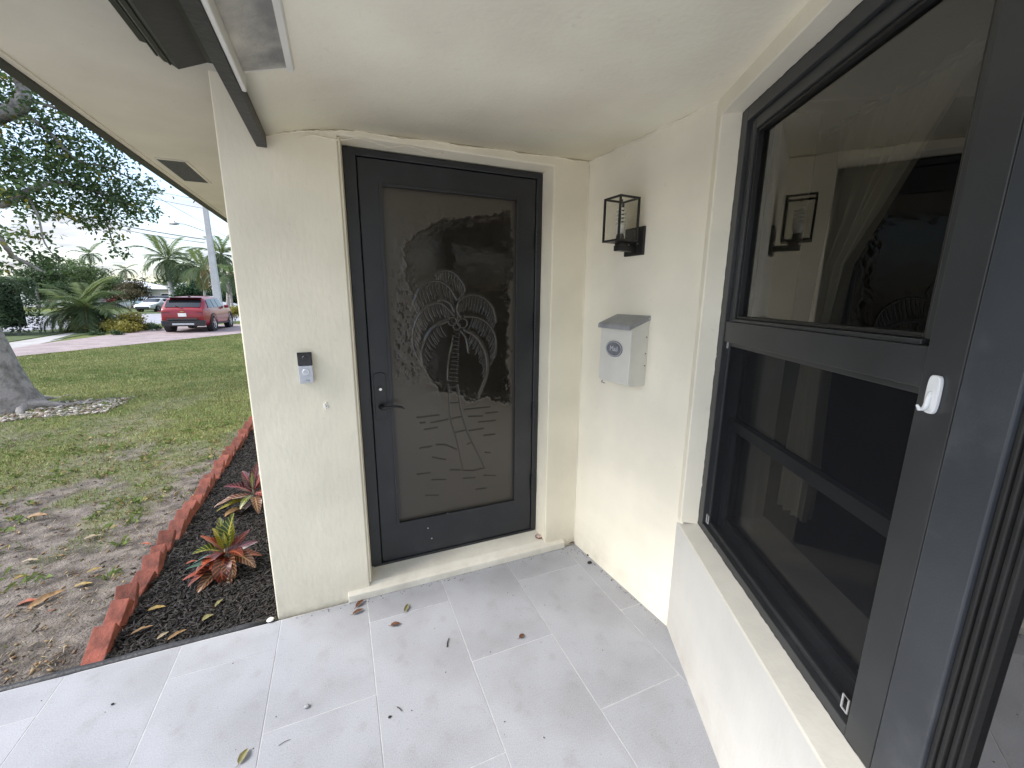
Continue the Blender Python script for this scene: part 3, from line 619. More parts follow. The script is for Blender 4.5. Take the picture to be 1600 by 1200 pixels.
for sx in (-1, 1):
    for y_ in (cy0, cy1): b.box(sx * cw - th, sx * cw + th, y_ - th, y_ + th, cz0, cz1)
    for z_ in (cz0 + th, cz1 - th): b.box(sx * cw - th * .95, sx * cw + th * .95, cy0 + th, cy1 - th, z_ - th, z_ + th)
for y_ in (cy0, cy1):
    for z_ in (cz0 + th, cz1 - th): b.box(-cw + th, cw - th, y_ - th * .95, y_ + th * .95, z_ - th, z_ + th)
b.box(-cw + th, cw - th, cy0 + th, cy1 - th, cz0 + .001, cz0 + .005)
b.build('cage', M_iron, lm)
M_pane = glass('lamp_pane', (.93, .93, .91), 1.45)
for (a0, a1, b0, b1) in ((-cw, -cw, cy0, cy1), (cw, cw, cy0, cy1), (-cw, cw, cy0, cy0), (-cw, cw, cy1, cy1)):
    b = MB(); b.add([(a0, b0, cz0 + .008), (a1, b1, cz0 + .008), (a1, b1, cz1 - .008), (a0, b0, cz1 - .008)], [(0, 1, 2, 3)]); b.build('pane', M_pane, lm, fix=False)
bc = (0, (cy0 + cy1) / 2, cz0)
b = MB(); b.lathe([(.019, .005), (.019, .03), (.0165, .03), (.0165, .036)], bc, 14); b.build('socket', M_iron, lm)
M_bulb = mat('bulb_white', (.90, .89, .85), .3, .03)
b = MB(); b.lathe([(.0155, .037), (.02, .05), (.0245, .075), (.02, .08)], bc, 14); bulb = b.build('bulb', M_bulb, lm, smooth=True)
b = MB(); b.tube([(bc[0] + .018 * math.cos(a), bc[1] + .018 * math.sin(a), bc[2] + .082 + a / 25 * .066) for a in np.linspace(0, 25, 90)], .0058, 6); b.build('spiral', M_bulb, bulb, smooth=True)
b = MB(); b.tube([(0, bc[1], .184), (0, bc[1], .165)], .005, 6); b.build('cage_pin', M_iron, lm)

mb_ = thing('mailbox', 'beige metal wall mailbox with grey sloping lid and oval badge', 'mailbox', mx=LX @ Matrix.Translation((.4185, 0, 1.180)))
M_mbox = mat('mailbox_beige', (.68, .665, .60), .42, .05, 7, .06, 90); M_lid = mat('mailbox_grey', (.30, .305, .315), .5, .15, 12, .1, 90)
b = MB(); b.prismx([(0, 0), (0, .335), (-.11, .293), (-.112, .012), (-.104, 0)], -.1115, .1115); b.build('box_body', M_mbox, mb_, bevel=.003)
b = MB(); b.prismx([(.0, .338), (-.004, .343), (-.122, .300), (-.127, .292), (-.127, .276), (-.1235, .276), (-.1235, .291), (-.004, .3365)], -.117, .117); 
for sx in (-1, 1): b.prismx([(0, .336), (-.1233, .2908), (-.1233, .278), (0, .322)], sx * .1155 - .0014, sx * .1155 + .0014)
lid = b.build('lid', M_lid, mb_)
b = MB(); b.lathe([(.0005, 0), (.004, .0005), (.0045, .002)], (.117, -.008, .329), 8, axis='x'); b.build('rivet', MATS['bright_steel'], lid)
oval = [(math.cos(a), math.sin(a)) for a in np.linspace(0, 2 * math.pi, 33)[:-1]]
b = MB(); b.prism([(.000 + .060 * c, .176 + .040 * s) for c, s in oval], -.1155, -.1125); emb = b.build('badge', mat('badge_grey', (.17, .175, .19), .5, .15, 30), mb_)
b = MB(); b.tube([(.000 + .055 * c, -.1158, .176 + .035 * s) for c, s in oval + oval[:1]], .0018, 5); b.build('badge_rim', mat('badge_pale', (.55, .56, .60), .5), emb)
text('Mail', .036, MATS['badge_pale'], emb, Matrix.Translation((.000, -.1160, .176)) @ Matrix.Rotation(math.pi / 2, 4, 'X'))
b = MB(); b.tube([(-.085, -.105, .001), (-.085, -.112, -.008), (-.060, -.112, -.010)], .003, 6); b.build('paper_hook', M_lid, mb_)
for z_ in (.10, .16, .24): b = MB(); b.lathe([(.0005, .0021), (.003, .0018), (.0035, 0)], (.1115, -.012, z_), 7, axis='x'); b.build('rivet', mat('rust', (.16, .06, .03)), mb_)

p0, p1 = on_y(463.5, 551, YD - .024), on_y(491, 598, YD - .024)
bl = thing('doorbell', 'silver and black video doorbell on the wall left of the door', 'doorbell', ((p0.x + p1.x) / 2, YD, (p0.z + p1.z) / 2))
bw, bh = (p1.x - p0.x) / 2, (p0.z - p1.z) / 2; split = bh * .14
M_silver = mat('brushed_silver', (.50, .52, .55), .4, .06, 60, metal=.35); M_blk = mat('gloss_black', (.008, .009, .011), .12)
b = MB(); b.box(-bw + .002, bw - .002, -.018, 0, -bh + .002, bh - .002); b.build('bell_back', mat('silver_side', (.38, .40, .43), .45), bl, bevel=.003)
b = MB(); b.box(-bw, bw, -.026, -.0182, -bh, split); fp = b.build('face_plate', M_silver, bl, bevel=.0025)
b = MB(); b.box(-bw, bw, -.026, -.0182, split + .0008, bh); cf = b.build('camera_face', M_blk, bl, bevel=.0025)
b = MB(); b.lathe([(.0005, -.0275), (.010, -.0275), (.0115, -.0262)], (0, 0, split + (bh - split) * .55), 16, axis='y'); b.build('lens', M_blk, cf)
b = MB(); b.lathe([(.0095, -.0275), (.0125, -.0285), (.0155, -.0275), (.016, -.0262)], (0, 0, -bh * .28), 20, axis='y'); b.build('button', mat('button_ring', (.62, .63, .66), .3, metal=.3), bl, smooth=True)
b = MB(); b.lathe([(.0005, -.0282), (.0088, -.028), (.0092, -.0262)], (0, 0, -bh * .28), 18, axis='y'); b.build('button_cap', M_silver, bl)
text('ring', .012, mat('print_grey', (.12, .13, .14), .6), fp, Matrix.Translation((.004, -.0264, -bh * .80)) @ Matrix.Rotation(math.pi / 2, 4, 'X'), depth=.0002)

# ================================================================== WINDOWS
M_glass = glass('window_glass', (.66, .66, .62), 1.95)
M_glass2 = glass('clear_glass', (.74, .74, .71), 1.5)
M_screen = bpy.data.materials.new('insect_screen'); M_screen.use_nodes = True; t = M_screen.node_tree; t.nodes.clear()
o_ = N(t, 'ShaderNodeOutputMaterial'); tr = N(t, 'ShaderNodeBsdfTransparent'); df = N(t, 'ShaderNodeBsdfDiffuse'); df.inputs[0].default_value = (.020, .021, .024, 1)
mxs = N(t, 'ShaderNodeMixShader'); mxs.inputs[0].default_value = .52; lk(t, tr.outputs[0], mxs.inputs[1]); lk(t, df.outputs[0], mxs.inputs[2]); lk(t, mxs.outputs[0], o_.inputs[0])
def scuffed(m, sc, amt, col=(.30, .31, .32)):
    t = m.node_tree; p = t.nodes['Principled BSDF']; base = p.inputs['Base Color'].links[0].from_socket; tcn = N(t, 'ShaderNodeTexCoord')
    a = N(t, 'ShaderNodeTexNoise'); a.inputs['Scale'].default_value = sc; a.inputs['Detail'].default_value = 9; a.inputs['Roughness'].default_value = .68; lk(t, tcn.outputs['Object'], a.inputs['Vector'])
    c = N(t, 'ShaderNodeTexNoise'); c.inputs['Scale'].default_value = 140; c.inputs['Detail'].default_value = 2; lk(t, tcn.outputs['Object'], c.inputs['Vector'])
    f = mth(t, 'ADD', mth(t, 'MULTIPLY', mth(t, 'SUBTRACT', a.outputs['Fac'], .56), 3.0, True), mth(t, 'MULTIPLY', mth(t, 'SUBTRACT', c.outputs['Fac'], .74), 8.0, True), True)
    m_ = N(t, 'ShaderNodeMix', data_type='RGBA'); lk(t, mth(t, 'MULTIPLY', f, amt), m_.inputs[0]); lk(t, base, m_.inputs[6]); m_.inputs[7].default_value = (*col, 1); lk(t, m_.outputs[2], p.inputs['Base Color'])
    lk(t, mth(t, 'ADD', mth(t, 'MULTIPLY', f, .3), p.inputs['Roughness'].default_value), p.inputs['Roughness'])
scuffed(M_charw, 5, .10); scuffed(M_char2, 4, .22); scuffed(M_char, 5, .07)
wn = thing('window', 'tall black single hung window with insect screen below its middle rail', 'window', mx=WX)
YW = .072; U0, U1, Z0, Z1 = .0585, 1.0585, SZ + .029, HZ - .002
b = MB()     # outer frame
b.box(U0, U0 + .045, YW, YW + .10, Z0, Z1); b.box(.985, U1, YW, YW + .10, Z0, Z1); b.box(U0 + .045, .985, YW, YW + .10, Z1 - .045, Z1); b.box(U0 + .045, .985, YW, YW + .10, Z0, Z0 + .030)
fr_ = b.build('frame', M_charw, wn, bevel=.002)
b = MB()     # upper sash
b.box(U0 + .0455, U0 + .085, YW + .014, YW + .06, 1.437, Z1 - .0455); b.box(U0 + .0855, .984, YW + .014, YW + .06, Z1 - .085, Z1 - .0455); b.box(.955, .984, YW + .016, YW + .06, 1.528, Z1 - .0855)
b.build('upper_sash', M_charw, wn, bevel=.003)
b = MB(); ringb(b, U0 + .0858, .9545, 1.529, Z1 - .0858, .010, YW + .022, YW + .055); b.build('glazing_bead', M_black, wn, bevel=.002)
b = MB(); b.box(U0 + .0455, .9845, YW + .004, YW + .062, 1.437, 1.516); b.box(U0 + .085, .9548, YW + .012, YW + .06, 1.5165, 1.528); mr = b.build('middle_rail', M_charw, wn, bevel=.002)
b = MB(); b.add([(U0 + .09, YW + .040, 1.53), (.954, YW + .040, 1.53), (.954, YW + .040, Z1 - .09), (U0 + .09, YW + .040, Z1 - .09)], [(0, 1, 2, 3)]); b.build('pane', M_glass, wn, fix=False)
# lower sash behind the screen
b = MB(); b.box(U0 + .046, .984, YW + .062, YW + .095, 1.075, 1.118); b.box(U0 + .046, U0 + .085, YW + .064, YW + .095, Z0 + .031, 1.0745); b.box(.945, .984, YW + .064, YW + .095, Z0 + .031, 1.0745); b.box(U0 + .0855, .9445, YW + .064, YW + .095, Z0 + .031, Z0 + .075)
b.build('lower_sash', M_charw, wn, bevel=.002)
b = MB(); b.add([(U0 + .085, YW + .08, Z0 + .07), (.946, YW + .08, Z0 + .07), (.946, YW + .08, 1.08), (U0 + .085, YW + .08, 1.08)], [(0, 1, 2, 3)]); b.build('pane', M_glass2, wn, fix=False)
b = MB(); b.add([(U0 + .05, YW + .085, 1.118), (.98, YW + .085, 1.118), (.98, YW + .085, 1.44), (U0 + .05, YW + .085, 1.44)], [(0, 1, 2, 3)]); b.build('pane', M_glass2, wn, fix=False)
b = MB(); ringb(b, U0 + .046, .9842, Z0 + .0305, 1.4365, .016, YW + .020, YW + .034); scf = b.build('screen_frame', M_charw, wn, bevel=.002)
b = MB(); b.add([(U0 + .06, YW + .027, Z0 + .045), (.97, YW + .027, Z0 + .045), (.97, YW + .027, 1.422), (U0 + .06, YW + .027, 1.422)], [(0, 1, 2, 3)]); b.build('screen', M_screen, wn, fix=False)
M_clip = mat('grey_clip', (.40, .40, .40), .4)
def clip(u, z):
    b = MB(); y_ = YW + .012; w_, h_ = .009, .018
    b.tube([(u - w_, y_, z - h_), (u + w_, y_, z - h_), (u + w_, y_, z + h_), (u - w_, y_, z + h_), (u - w_, y_, z - h_)], .0026, 6); b.build('pull_tab', M_clip, wn)
clip(U0 + .066, Z0 + .060); clip(.957, Z0 + .060)
b = MB(); b.box(.970, .984, YW + .016, YW + .0198, 1.418, 1.436); b.build('corner_tab', M_clip, wn)
b = MB(); b.box(U0 + .048, U0 + .056, YW + .016, YW + .0198, 1.41, 1.436); b.build('corner_tab', M_clip, wn)
# paint edge / caulk around the frame
plaster_bead(wn, lambda t_: (U0 - .001, YW + .001, Z0 + (Z1 - Z0) * t_), 90, .0022, 'caulk', M_black)
plaster_bead(wn, lambda t_: (U0 + .97 * t_, YW + .001, Z0 - .0005), 90, .0024, 'caulk', M_black)
plaster_bead(wn, lambda t_: (U0 + .97 * t_, YW + .001, Z1 + .0005), 90, .0024, 'caulk', M_black)
# neighbouring window unit
wn2 = thing('window', 'second black window past the wide charcoal post, its glass mirroring the porch floor', 'window', mx=WX)
b = MB(); b.box(U1 + .002, 1.150, YW - .001, YW + .10, Z0, Z1 - .001); b.build('post', M_char2, wn2, bevel=.003)
b = MB(); b.box(1.152, WEND - .07, YW, YW + .10, Z1 - .06, Z1 - .001); b.box(1.152, WEND - .07, YW, YW + .10, Z0, Z0 + .05); b.box(WEND - .12, WEND - .07, YW, YW + .10, Z0 + .0505, Z1 - .0605); b.build('frame', M_char2, wn2, bevel=.003)
for k, (u, y_) in enumerate(((1.152, .006), (1.162, .010), (1.172, .016), (1.181, .022))):
    b = MB(); b.box(u, u + .0085, YW + y_, YW + .09, Z0 + .0505, Z1 - .0605); b.build('glazing_bead', M_black, wn2, bevel=.002)
b = MB(); b.add([(1.188, YW + .036, Z0 + .05), (WEND - .12, YW + .036, Z0 + .05), (WEND - .12, YW + .036, Z1 - .06), (1.188, YW + .036, Z1 - .06)], [(0, 1, 2, 3)]); b.build('pane', glass('tinted_glass', (.22, .22, .21), 2.7), wn2, fix=False)
# white adhesive hook
hk = thing('wall_hook', 'white plastic adhesive hook stuck on the black window post', 'hook', mx=WX @ Matrix.Translation((1.020, YW, 1.432)))
M_hook = mat('white_plastic', (.82, .83, .83), .3, .02)
b = MB(); b.prism([(.0125 * math.copysign(abs(math.cos(a)) ** .5, math.cos(a)), .036 * math.copysign(abs(math.sin(a)) ** .6, math.sin(a))) for a in np.linspace(0, 2 * math.pi, 25)[:-1]], -.008, 0); b.build('hook_base', M_hook, hk, bevel=.002)
b = MB(); b.tube([(0, -.009, .006), (0, -.011, -.006), (0, -.012, -.020), (0, -.016, -.028), (0, -.023, -.028), (0, -.028, -.020)], [.003, .0042, .0045, .004, .0035, .0022], 8); b.build('hook_arm', M_hook, hk, smooth=True)

# room behind the windows
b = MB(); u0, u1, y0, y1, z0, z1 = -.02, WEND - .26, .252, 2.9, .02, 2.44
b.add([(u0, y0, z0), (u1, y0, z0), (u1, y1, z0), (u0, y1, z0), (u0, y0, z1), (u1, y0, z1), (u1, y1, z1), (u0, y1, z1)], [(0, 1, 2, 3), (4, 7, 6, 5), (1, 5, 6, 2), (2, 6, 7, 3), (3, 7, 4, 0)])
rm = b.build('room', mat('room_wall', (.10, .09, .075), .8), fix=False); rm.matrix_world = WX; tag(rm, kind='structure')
b = MB(); b.box(.034, .066, YW + .105, .345, SZ + .0755, HZ - .01); b.build('inner_jamb', mat('inner_sill_white', (.72, .71, .67), .5), ww)
b = MB(); b.box(.034, WEND - .1, YW + .105, .36, SZ + .045, SZ + .075); sl = b.build('inner_sill', mat('inner_sill_white', (.62, .61, .57), .5), ww)
# net curtain gathered to the left
rod = tag(MB().tube([(-.0, .33 + .07, 2.215), (WEND - .3, .33 + .07, 2.215)], .009, 8).build('curtain_rod', mat('rod_white', (.6, .58, .53), .4), smooth=True), 'pale curtain rod inside the top of the window', 'curtain rod'); rod.matrix_world = WX
def cur(u, v):
    z = 2.235 - 1.50 * v
    right = .62 - .38 * min(1, v / .34) ** .8 + .02 * math.sin(v * 9)
    U = .085 + (right - .085) * u
    fold = math.sin(u * 48 + math.sin(v * 4) * .8) * .016 + math.sin(u * 21 + v * 3) * .012
    return (U, .41 + fold * (0.7 + .6 * v) , z)
m_c = bpy.data.materials.new('net_curtain'); m_c.use_nodes = True; t = m_c.node_tree; t.nodes.clear()
o_ = N(t, 'ShaderNodeOutputMaterial'); df = N(t, 'ShaderNodeBsdfDiffuse'); df.inputs[0].default_value = (.80, .77, .70, 1); tl = N(t, 'ShaderNodeBsdfTranslucent'); tl.inputs[0].default_value = (.75, .72, .65, 1)
mxs = N(t, 'ShaderNodeMixShader'); mxs.inputs[0].default_value = .35; lk(t, df.outputs[0], mxs.inputs[1]); lk(t, tl.outputs[0], mxs.inputs[2]); lk(t, mxs.outputs[0], o_.inputs[0])
b = MB(); b.grid(cur, 150, 50); cu = tag(b.build('curtain', m_c, smooth=True, fix=False), 'white net curtain drawn to the left behind the window glass', 'curtain'); cu.matrix_world = WX

# ================================================================== GARDEN BED
M_brick = mat('red_brick', (.175, .050, .034), .85, .45, 11, .5, 70, objvar=.5)
be = thing('brick_edging', 'row of tilted red bricks dividing the bare lawn from the dark mulch', 'brick edging', (-1.17, 2.15, -.1))
y = 2.20; k = 0
while y < 6.5:
    L, W_, T = rng.uniform(.17, .205), rng.uniform(.080, .095), .055
    if k == 0: L = .22
    b = MB(); j = lambda: rng.uniform(-.004, .004)
    b.box(-W_ / 2, W_ / 2, -L / 2, L / 2, -T, 0); b.v = [(x_ + j(), y_ + j(), z_ + j()) for x_, y_, z_ in b.v]
    o = b.build('brick', M_brick, be, bevel=.004)
    o.location = (rng.uniform(-.008, .008) + .015 * math.sin(y * 1.3), y - 2.15 + .05, .072 + rng.uniform(-.014, .014))
    o.rotation_euler = (math.radians(rng.uniform(22, 44)), math.radians(rng.uniform(-9, 7)), math.radians(rng.uniform(-14, 10)))
    y += L * .80; k += 1
bedp = [(-1.2, 2.135), (-.392, 2.135), (-.392, 7.2), (-1.2, 7.2)]
M_mulch = mat('mulch_soil', (.014, .012, .011), .95, .4, 30, .8, 120)
sheet('mulch_bed', bedp, -.070, M_mulch)
# chips
def chips(n, xr, yr, z, lr, wr, name, m, cols, tilt=.35):
    x = rng.uniform(*xr, n); y = yr[0] + (yr[1] - yr[0]) * rng.random(n) ** 1.5; l = rng.uniform(*lr, n) / 2; wd_ = rng.uniform(*wr, n) / 2; th_ = wd_ * .5; a = rng.uniform(0, 6.28, n); ti = rng.normal(0, tilt, n)
    zz = (z(x, y) if callable(z) else z) + rng.uniform(0, .018, n)
    X = np.stack([np.cos(a) * np.cos(ti), np.sin(a) * np.cos(ti), np.sin(ti)], 1); Y = np.stack([-np.sin(a), np.cos(a), 0 * a], 1); Zv = np.cross(X, Y); P0 = np.stack([x, y, zz], 1)
    V = []
    for sz in (-1, 1):
        for sy in (-1, 1):
            for sx in (-1, 1): V.append(P0 + X * (l * sx * (1 - .35 * (sy > 0)))[:, None] + Y * (wd_ * sy)[:, None] + Zv * (th_ * sz)[:, None])
    V = np.stack(V, 1).reshape(-1, 3); F = np.array([(0, 2, 3, 1), (4, 5, 7, 6), (0, 1, 5, 4), (2, 6, 7, 3), (0, 4, 6, 2), (1, 3, 7, 5)])
    F = (F[None] + (np.arange(n) * 8)[:, None, None]).reshape(-1, 4)
    c = np.array(cols)[rng.integers(0, len(cols), n)] * rng.uniform(.6, 1.4, (n, 1)); c = np.repeat(c, 8, 0)
    return arrays(name, V, F, m, col=c)
M_chip = mat('chip', (1, 1, 1), .8, .1, 20, attr='col')
tag(chips(15000, (-1.12, -.40), (2.135, 6.8), -.066, (.012, .060), (.002, .009), 'mulch', M_chip, [(.016, .014, .013), (.022, .019, .017), (.034, .029, .026), (.012, .011, .011)]), kind='stuff')

# leaves with veins
def croton_mat(name, blade, blade2, vein):
    m = bpy.data.materials.new(name); m.use_nodes = True; t = m.node_tree; p = t.nodes['Principled BSDF']; p.inputs['Roughness'].default_value = .32
    a = N(t, 'ShaderNodeAttribute', attribute_name='col'); s = N(t, 'ShaderNodeSeparateColor'); lk(t, a.outputs['Color'], s.inputs[0])
    tcn = N(t, 'ShaderNodeTexCoord'); nz = N(t, 'ShaderNodeTexNoise'); nz.inputs['Scale'].default_value = 14; lk(t, tcn.outputs['Object'], nz.inputs['Vector'])
    bl = N(t, 'ShaderNodeMix', data_type='RGBA'); lk(t, nz.outputs['Fac'], bl.inputs[0]); bl.inputs[6].default_value = (*[q * .48 for q in blade], 1); bl.inputs[7].default_value = (*[q * .45 for q in blade2], 1)
    ph = mth(t, 'FRACT', mth(t, 'SUBTRACT', mth(t, 'MULTIPLY', s.outputs[0], 9), mth(t, 'MULTIPLY', s.outputs[1], 1.6)))
    sv = mth(t, 'LESS_THAN', ph, .24); mid = mth(t, 'LESS_THAN', s.outputs[1], .13); v = mth(t, 'MAXIMUM', mth(t, 'MULTIPLY', sv, .8), mid)
    mx_ = N(t, 'ShaderNodeMix', data_type='RGBA'); lk(t, v, mx_.inputs[0]); lk(t, bl.outputs[2], mx_.inputs[6]); mx_.inputs[7].default_value = (*[q * .55 for q in vein], 1); lk(t, mx_.outputs[2], p.inputs['Base Color']); return m
CM = {'green': croton_mat('croton_green', (.030, .075, .018), (.06, .12, .03), (.48, .42, .06)), 'yellow': croton_mat('croton_yellow', (.40, .33, .03), (.20, .24, .03), (.58, .48, .08)),
      'red': croton_mat('croton_red', (.20, .030, .020), (.09, .020, .018), (.55, .15, .06)), 'orange': croton_mat('croton_orange', (.48, .075, .030), (.30, .06, .03), (.55, .13, .05)),
      'bronze': croton_mat('croton_bronze', (.16, .045, .025), (.22, .085, .045), (.60, .38, .20)), 'purple': croton_mat('croton_purple', (.030, .018, .028), (.07, .025, .030), (.42, .10, .12)),
      'blue': croton_mat('croton_blue', (.07, .17, .15), (.10, .22, .18), (.22, .36, .26)), 'pink': croton_mat('croton_pink', (.30, .06, .07), (.20, .05, .05), (.55, .22, .16))}
def leaf_obj(parent, base, az, el, L, W_, droop, m, curl=.25, roll=0, name='leaf'):
    nu_, nv_ = 10, 4; V = []; cc = []; d = Vector((math.cos(az), math.sin(az), 0)); sd = Vector((-math.sin(az), math.cos(az), 0)); pos = Vector(base); pts = []
    e = el
    for i in range(nu_ + 1):
        pts.append((pos.copy(), e)); pos = pos + (d * math.cos(e) + Vector((0, 0, 1)) * math.sin(e)) * (L / nu_); e -= droop / nu_
    for i, (q_, e) in enumerate(pts):
        u = i / nu_; wv = W_ * (math.sin(math.pi * min(1, u * .93 + .03) ** .8)) ** .9 * .5 if u > .08 else W_ * .06
        up = Vector((0, 0, 1)) * math.cos(e) - d * math.sin(e); s2 = sd * math.cos(roll) + up * math.sin(roll); u2 = up * math.cos(roll) - sd * math.sin(roll)
        for jj in range(nv_ + 1):
            v = jj / nv_ * 2 - 1; V.append(q_ + s2 * (wv * v) + u2 * (curl * wv * v * v + .018 * L * math.sin(u * 15) * abs(v) * math.sin(math.pi * u))); cc.append((u, abs(v), 0))
    F = [(i * 5 + jj, (i + 1) * 5 + jj, (i + 1) * 5 + jj + 1, i * 5 + jj + 1) for i in range(nu_) for jj in range(nv_)]
    return arrays(name, [tuple(v) for v in V], F, m, parent, np.array(cc), True)
cr2 = thing('croton_plant', 'larger red and orange croton with a tall yellow veined green leaf', 'plant', (-.735, 2.73, -.07))
D = math.radians
stem_m = mat('croton_stem', (.10, .08, .05), .8)
b = MB(); b.tube([(0, 0, -.02), (.004, .0, .07), (.0, .0, .17)], [.012, .010, .006], 7); b.tube([(0, 0, .02), (-.05, -.03, .08), (-.07, -.05, .10)], [.008, .007, .004], 6); b.build('stem', stem_m, cr2, smooth=True)
for (az, el, L, W_, dr_, mk, h, ro) in ((30, 64, .25, .105, .3, 'green', .17, .5), (150, 66, .16, .055, .5, 'yellow', .16, .3), (95, 80, .10, .035, .2, 'yellow', .17, 0), (60, 70, .12, .04, .3, 'green', .17, 0), (190, 28, .19, .085, .7, 'green', .14, -.3), (-10, 22, .22, .055, .5, 'purple', .13, .8),
        (12, 34, .21, .06, .2, 'pink', .13, .9), (110, 58, .20, .08, .5, 'green', .16, .2), (170, 52, .17, .06, .6, 'orange', .15, -.2), (70, 60, .19, .07, .4, 'yellow', .16, .3), (215, 18, .19, .09, 1.3, 'orange', .13, -.2), (-60, -5, .20, .09, 1.3, 'bronze', .12, .2), (-25, 0, .20, .085, 1.0, 'bronze', .12, .5), (-100, -2, .20, .10, 1.5, 'red', .12, 0),
        (225, 10, .22, .09, .8, 'red', .07, .2), (200, 10, .22, .06, .5, 'orange', .06, 0), (-120, -12, .24, .09, .6, 'bronze', .07, .1), (-75, -15, .22, .085, .9, 'bronze', .06, .0), (178, 24, .20, .08, 1.0, 'blue', .10, .1), (195, 16, .22, .05, .7, 'blue', .08, .2),
        (120, 20, .18, .08, .9, 'red', .12, 0), (75, 15, .18, .08, .9, 'purple', .12, 0), (245, 25, .17, .085, 1.6, 'orange', .13, .3), (-45, 25, .16, .08, 1.4, 'red', .14, .2), (160, 0, .17, .05, .5, 'purple', .05, 0), (20, 0, .19, .07, .8, 'red', .09, 0)):
    leaf_obj(cr2, (.012 * math.cos(D(az)), .012 * math.sin(D(az)), h), D(az + rng.uniform(-9, 9)), D(el + rng.uniform(2, 18)), L * rng.uniform(.78, .98), W_ * rng.uniform(.8, 1.0), dr_ * rng.uniform(.8, 1.7), CM[mk], curl=rng.uniform(.1, .6), roll=ro + rng.uniform(-.45, .45))
cr1 = thing('croton_plant', 'smaller dark purple and pink croton growing behind the larger one', 'plant', (-.73, 3.60, -.07))
b = MB(); b.tube([(0, 0, -.02), (.004, 0, .08), (0, 0, .16)], [.011, .009, .006], 7); b.build('stem', stem_m, cr1, smooth=True)
for (az, el, L, W_, dr_, mk, h, ro) in ((80, 62, .24, .085, .4, 'purple', .15, .2), (40, 66, .24, .07, .3, 'pink', .15, .5), (130, 60, .22, .085, .5, 'purple', .15, -.2), (0, 40, .22, .07, .8, 'pink', .14, .3), (100, 75, .16, .04, .2, 'green', .16, 0), (170, 35, .22, .09, .8, 'purple', .13, -.2), (60, 45, .22, .07, .8, 'red', .14, .2),
        (185, 12, .27, .085, .7, 'bronze', .10, .1), (195, 4, .26, .06, .4, 'yellow', .07, .1), (-30, 15, .24, .075, .9, 'pink', .12, .2), (-70, 5, .22, .08, 1.0, 'bronze', .10, 0), (215, -8, .28, .11, .8, 'bronze', .04, .1), (-110, 10, .20, .07, 1.2, 'green', .11, 0), (-5, 5, .22, .07, .6, 'red', .08, 0)):
    leaf_obj(cr1, (.01 * math.cos(D(az)), .01 * math.sin(D(az)), h), D(az + rng.uniform(-9, 9)), D(el + rng.uniform(-4, 10)), L * rng.uniform(.8, 1.0), W_ * rng.uniform(.8, 1.0), dr_ * rng.uniform(.8, 1.7), CM[mk], curl=rng.uniform(.1, .6), roll=ro + rng.uniform(-.45, .45))

# fallen leaves
dry = {'brown': (.14, .055, .025), 'tan': (.25, .15, .065), 'yellow': (.30, .21, .06), 'olive': (.22, .20, .08), 'red': (.28, .07, .03), 'pale': (.33, .27, .18)}
DM = {k: mat('dry_leaf_' + k, c, .6, .35, 40) for k, c in dry.items()}
def fallen(px, py, z, ang, L, W_, k, label, group, curl=.5):
    v = ground(px, py, z); o = leaf_obj(None, (-L / 2, 0, .004), 0, .25, L, W_, .5, DM[k], curl=curl, name='fallen_leaf'); o.location = (v.x, v.y, z); o.rotation_euler = (rng.uniform(-.15, .15), rng.uniform(-.1, .1), math.radians(ang))
    b = MB(); b.tube([(-L / 2, 0, .004), (-L / 2 - .012, .003, .006)], .0009, 4); b.build('stalk', DM['brown'], o)
    return tag(o, label, 'leaf', group)
gA = 'fallen leaves on the porch tiles'
for a in ((563, 944, 40, .058, .024, 'brown', 'brown curled leaf touching the foot of the door step'), (560, 957, 15, .058, .022, 'brown', 'reddish brown leaf just in front of the one at the step'), (635, 951, 62, .060, .018, 'olive', 'narrow yellow brown leaf lying across a tile joint below the door'),
          (618, 977, -5, .048, .022, 'brown', 'small brown leaf in the tile below the door, left of the twig'), (815, 995, 25, .034, .018, 'brown', 'tiny torn brown leaf by the joint in the middle of the porch'), (381, 1183, 66, .050, .024, 'olive', 'greenish olive leaf nearest the camera on the pale tiles'),
          (896, 848, 10, .055, .03, 'brown', 'crumpled brown leaf in the corner at the end of the door step')):
    fallen(a[0], a[1], .001, a[2], a[3], a[4], a[5], a[6], gA)
gB = 'fallen leaves on the mulch'
for a in ((245, 952, 5, .075, .026, 'yellow', 'yellow leaf in the mulch beside the red bricks'), (343, 943, 60, .055, .022, 'olive', 'small curled olive leaf in the mulch below the larger croton'), (325, 966, 35, .05, .03, 'olive', 'green yellow leaf in the mulch near the edge trim, below the curled one'),
          (222, 986, 20, .085, .022, 'tan', 'long tan leaf on the mulch, first of three along the edge trim from the bricks'), (255, 994, 40, .05, .02, 'pale', 'short pale leaf between two longer ones along the edge trim'), (277, 993, 35, .08, .022, 'tan', 'long tan leaf on the mulch, farthest from the bricks of three by the trim'),
          (368, 802, 30, .14, .085, 'tan', 'broad veined fallen leaf on the mulch between the two crotons'), (300, 880, 10, .06, .024, 'red', 'reddish leaf on the mulch left of the larger croton')):
    fallen(a[0], a[1], -.048, a[2], a[3], a[4], a[5], a[6], gB)
gC = 'fallen leaves on the bare soil'
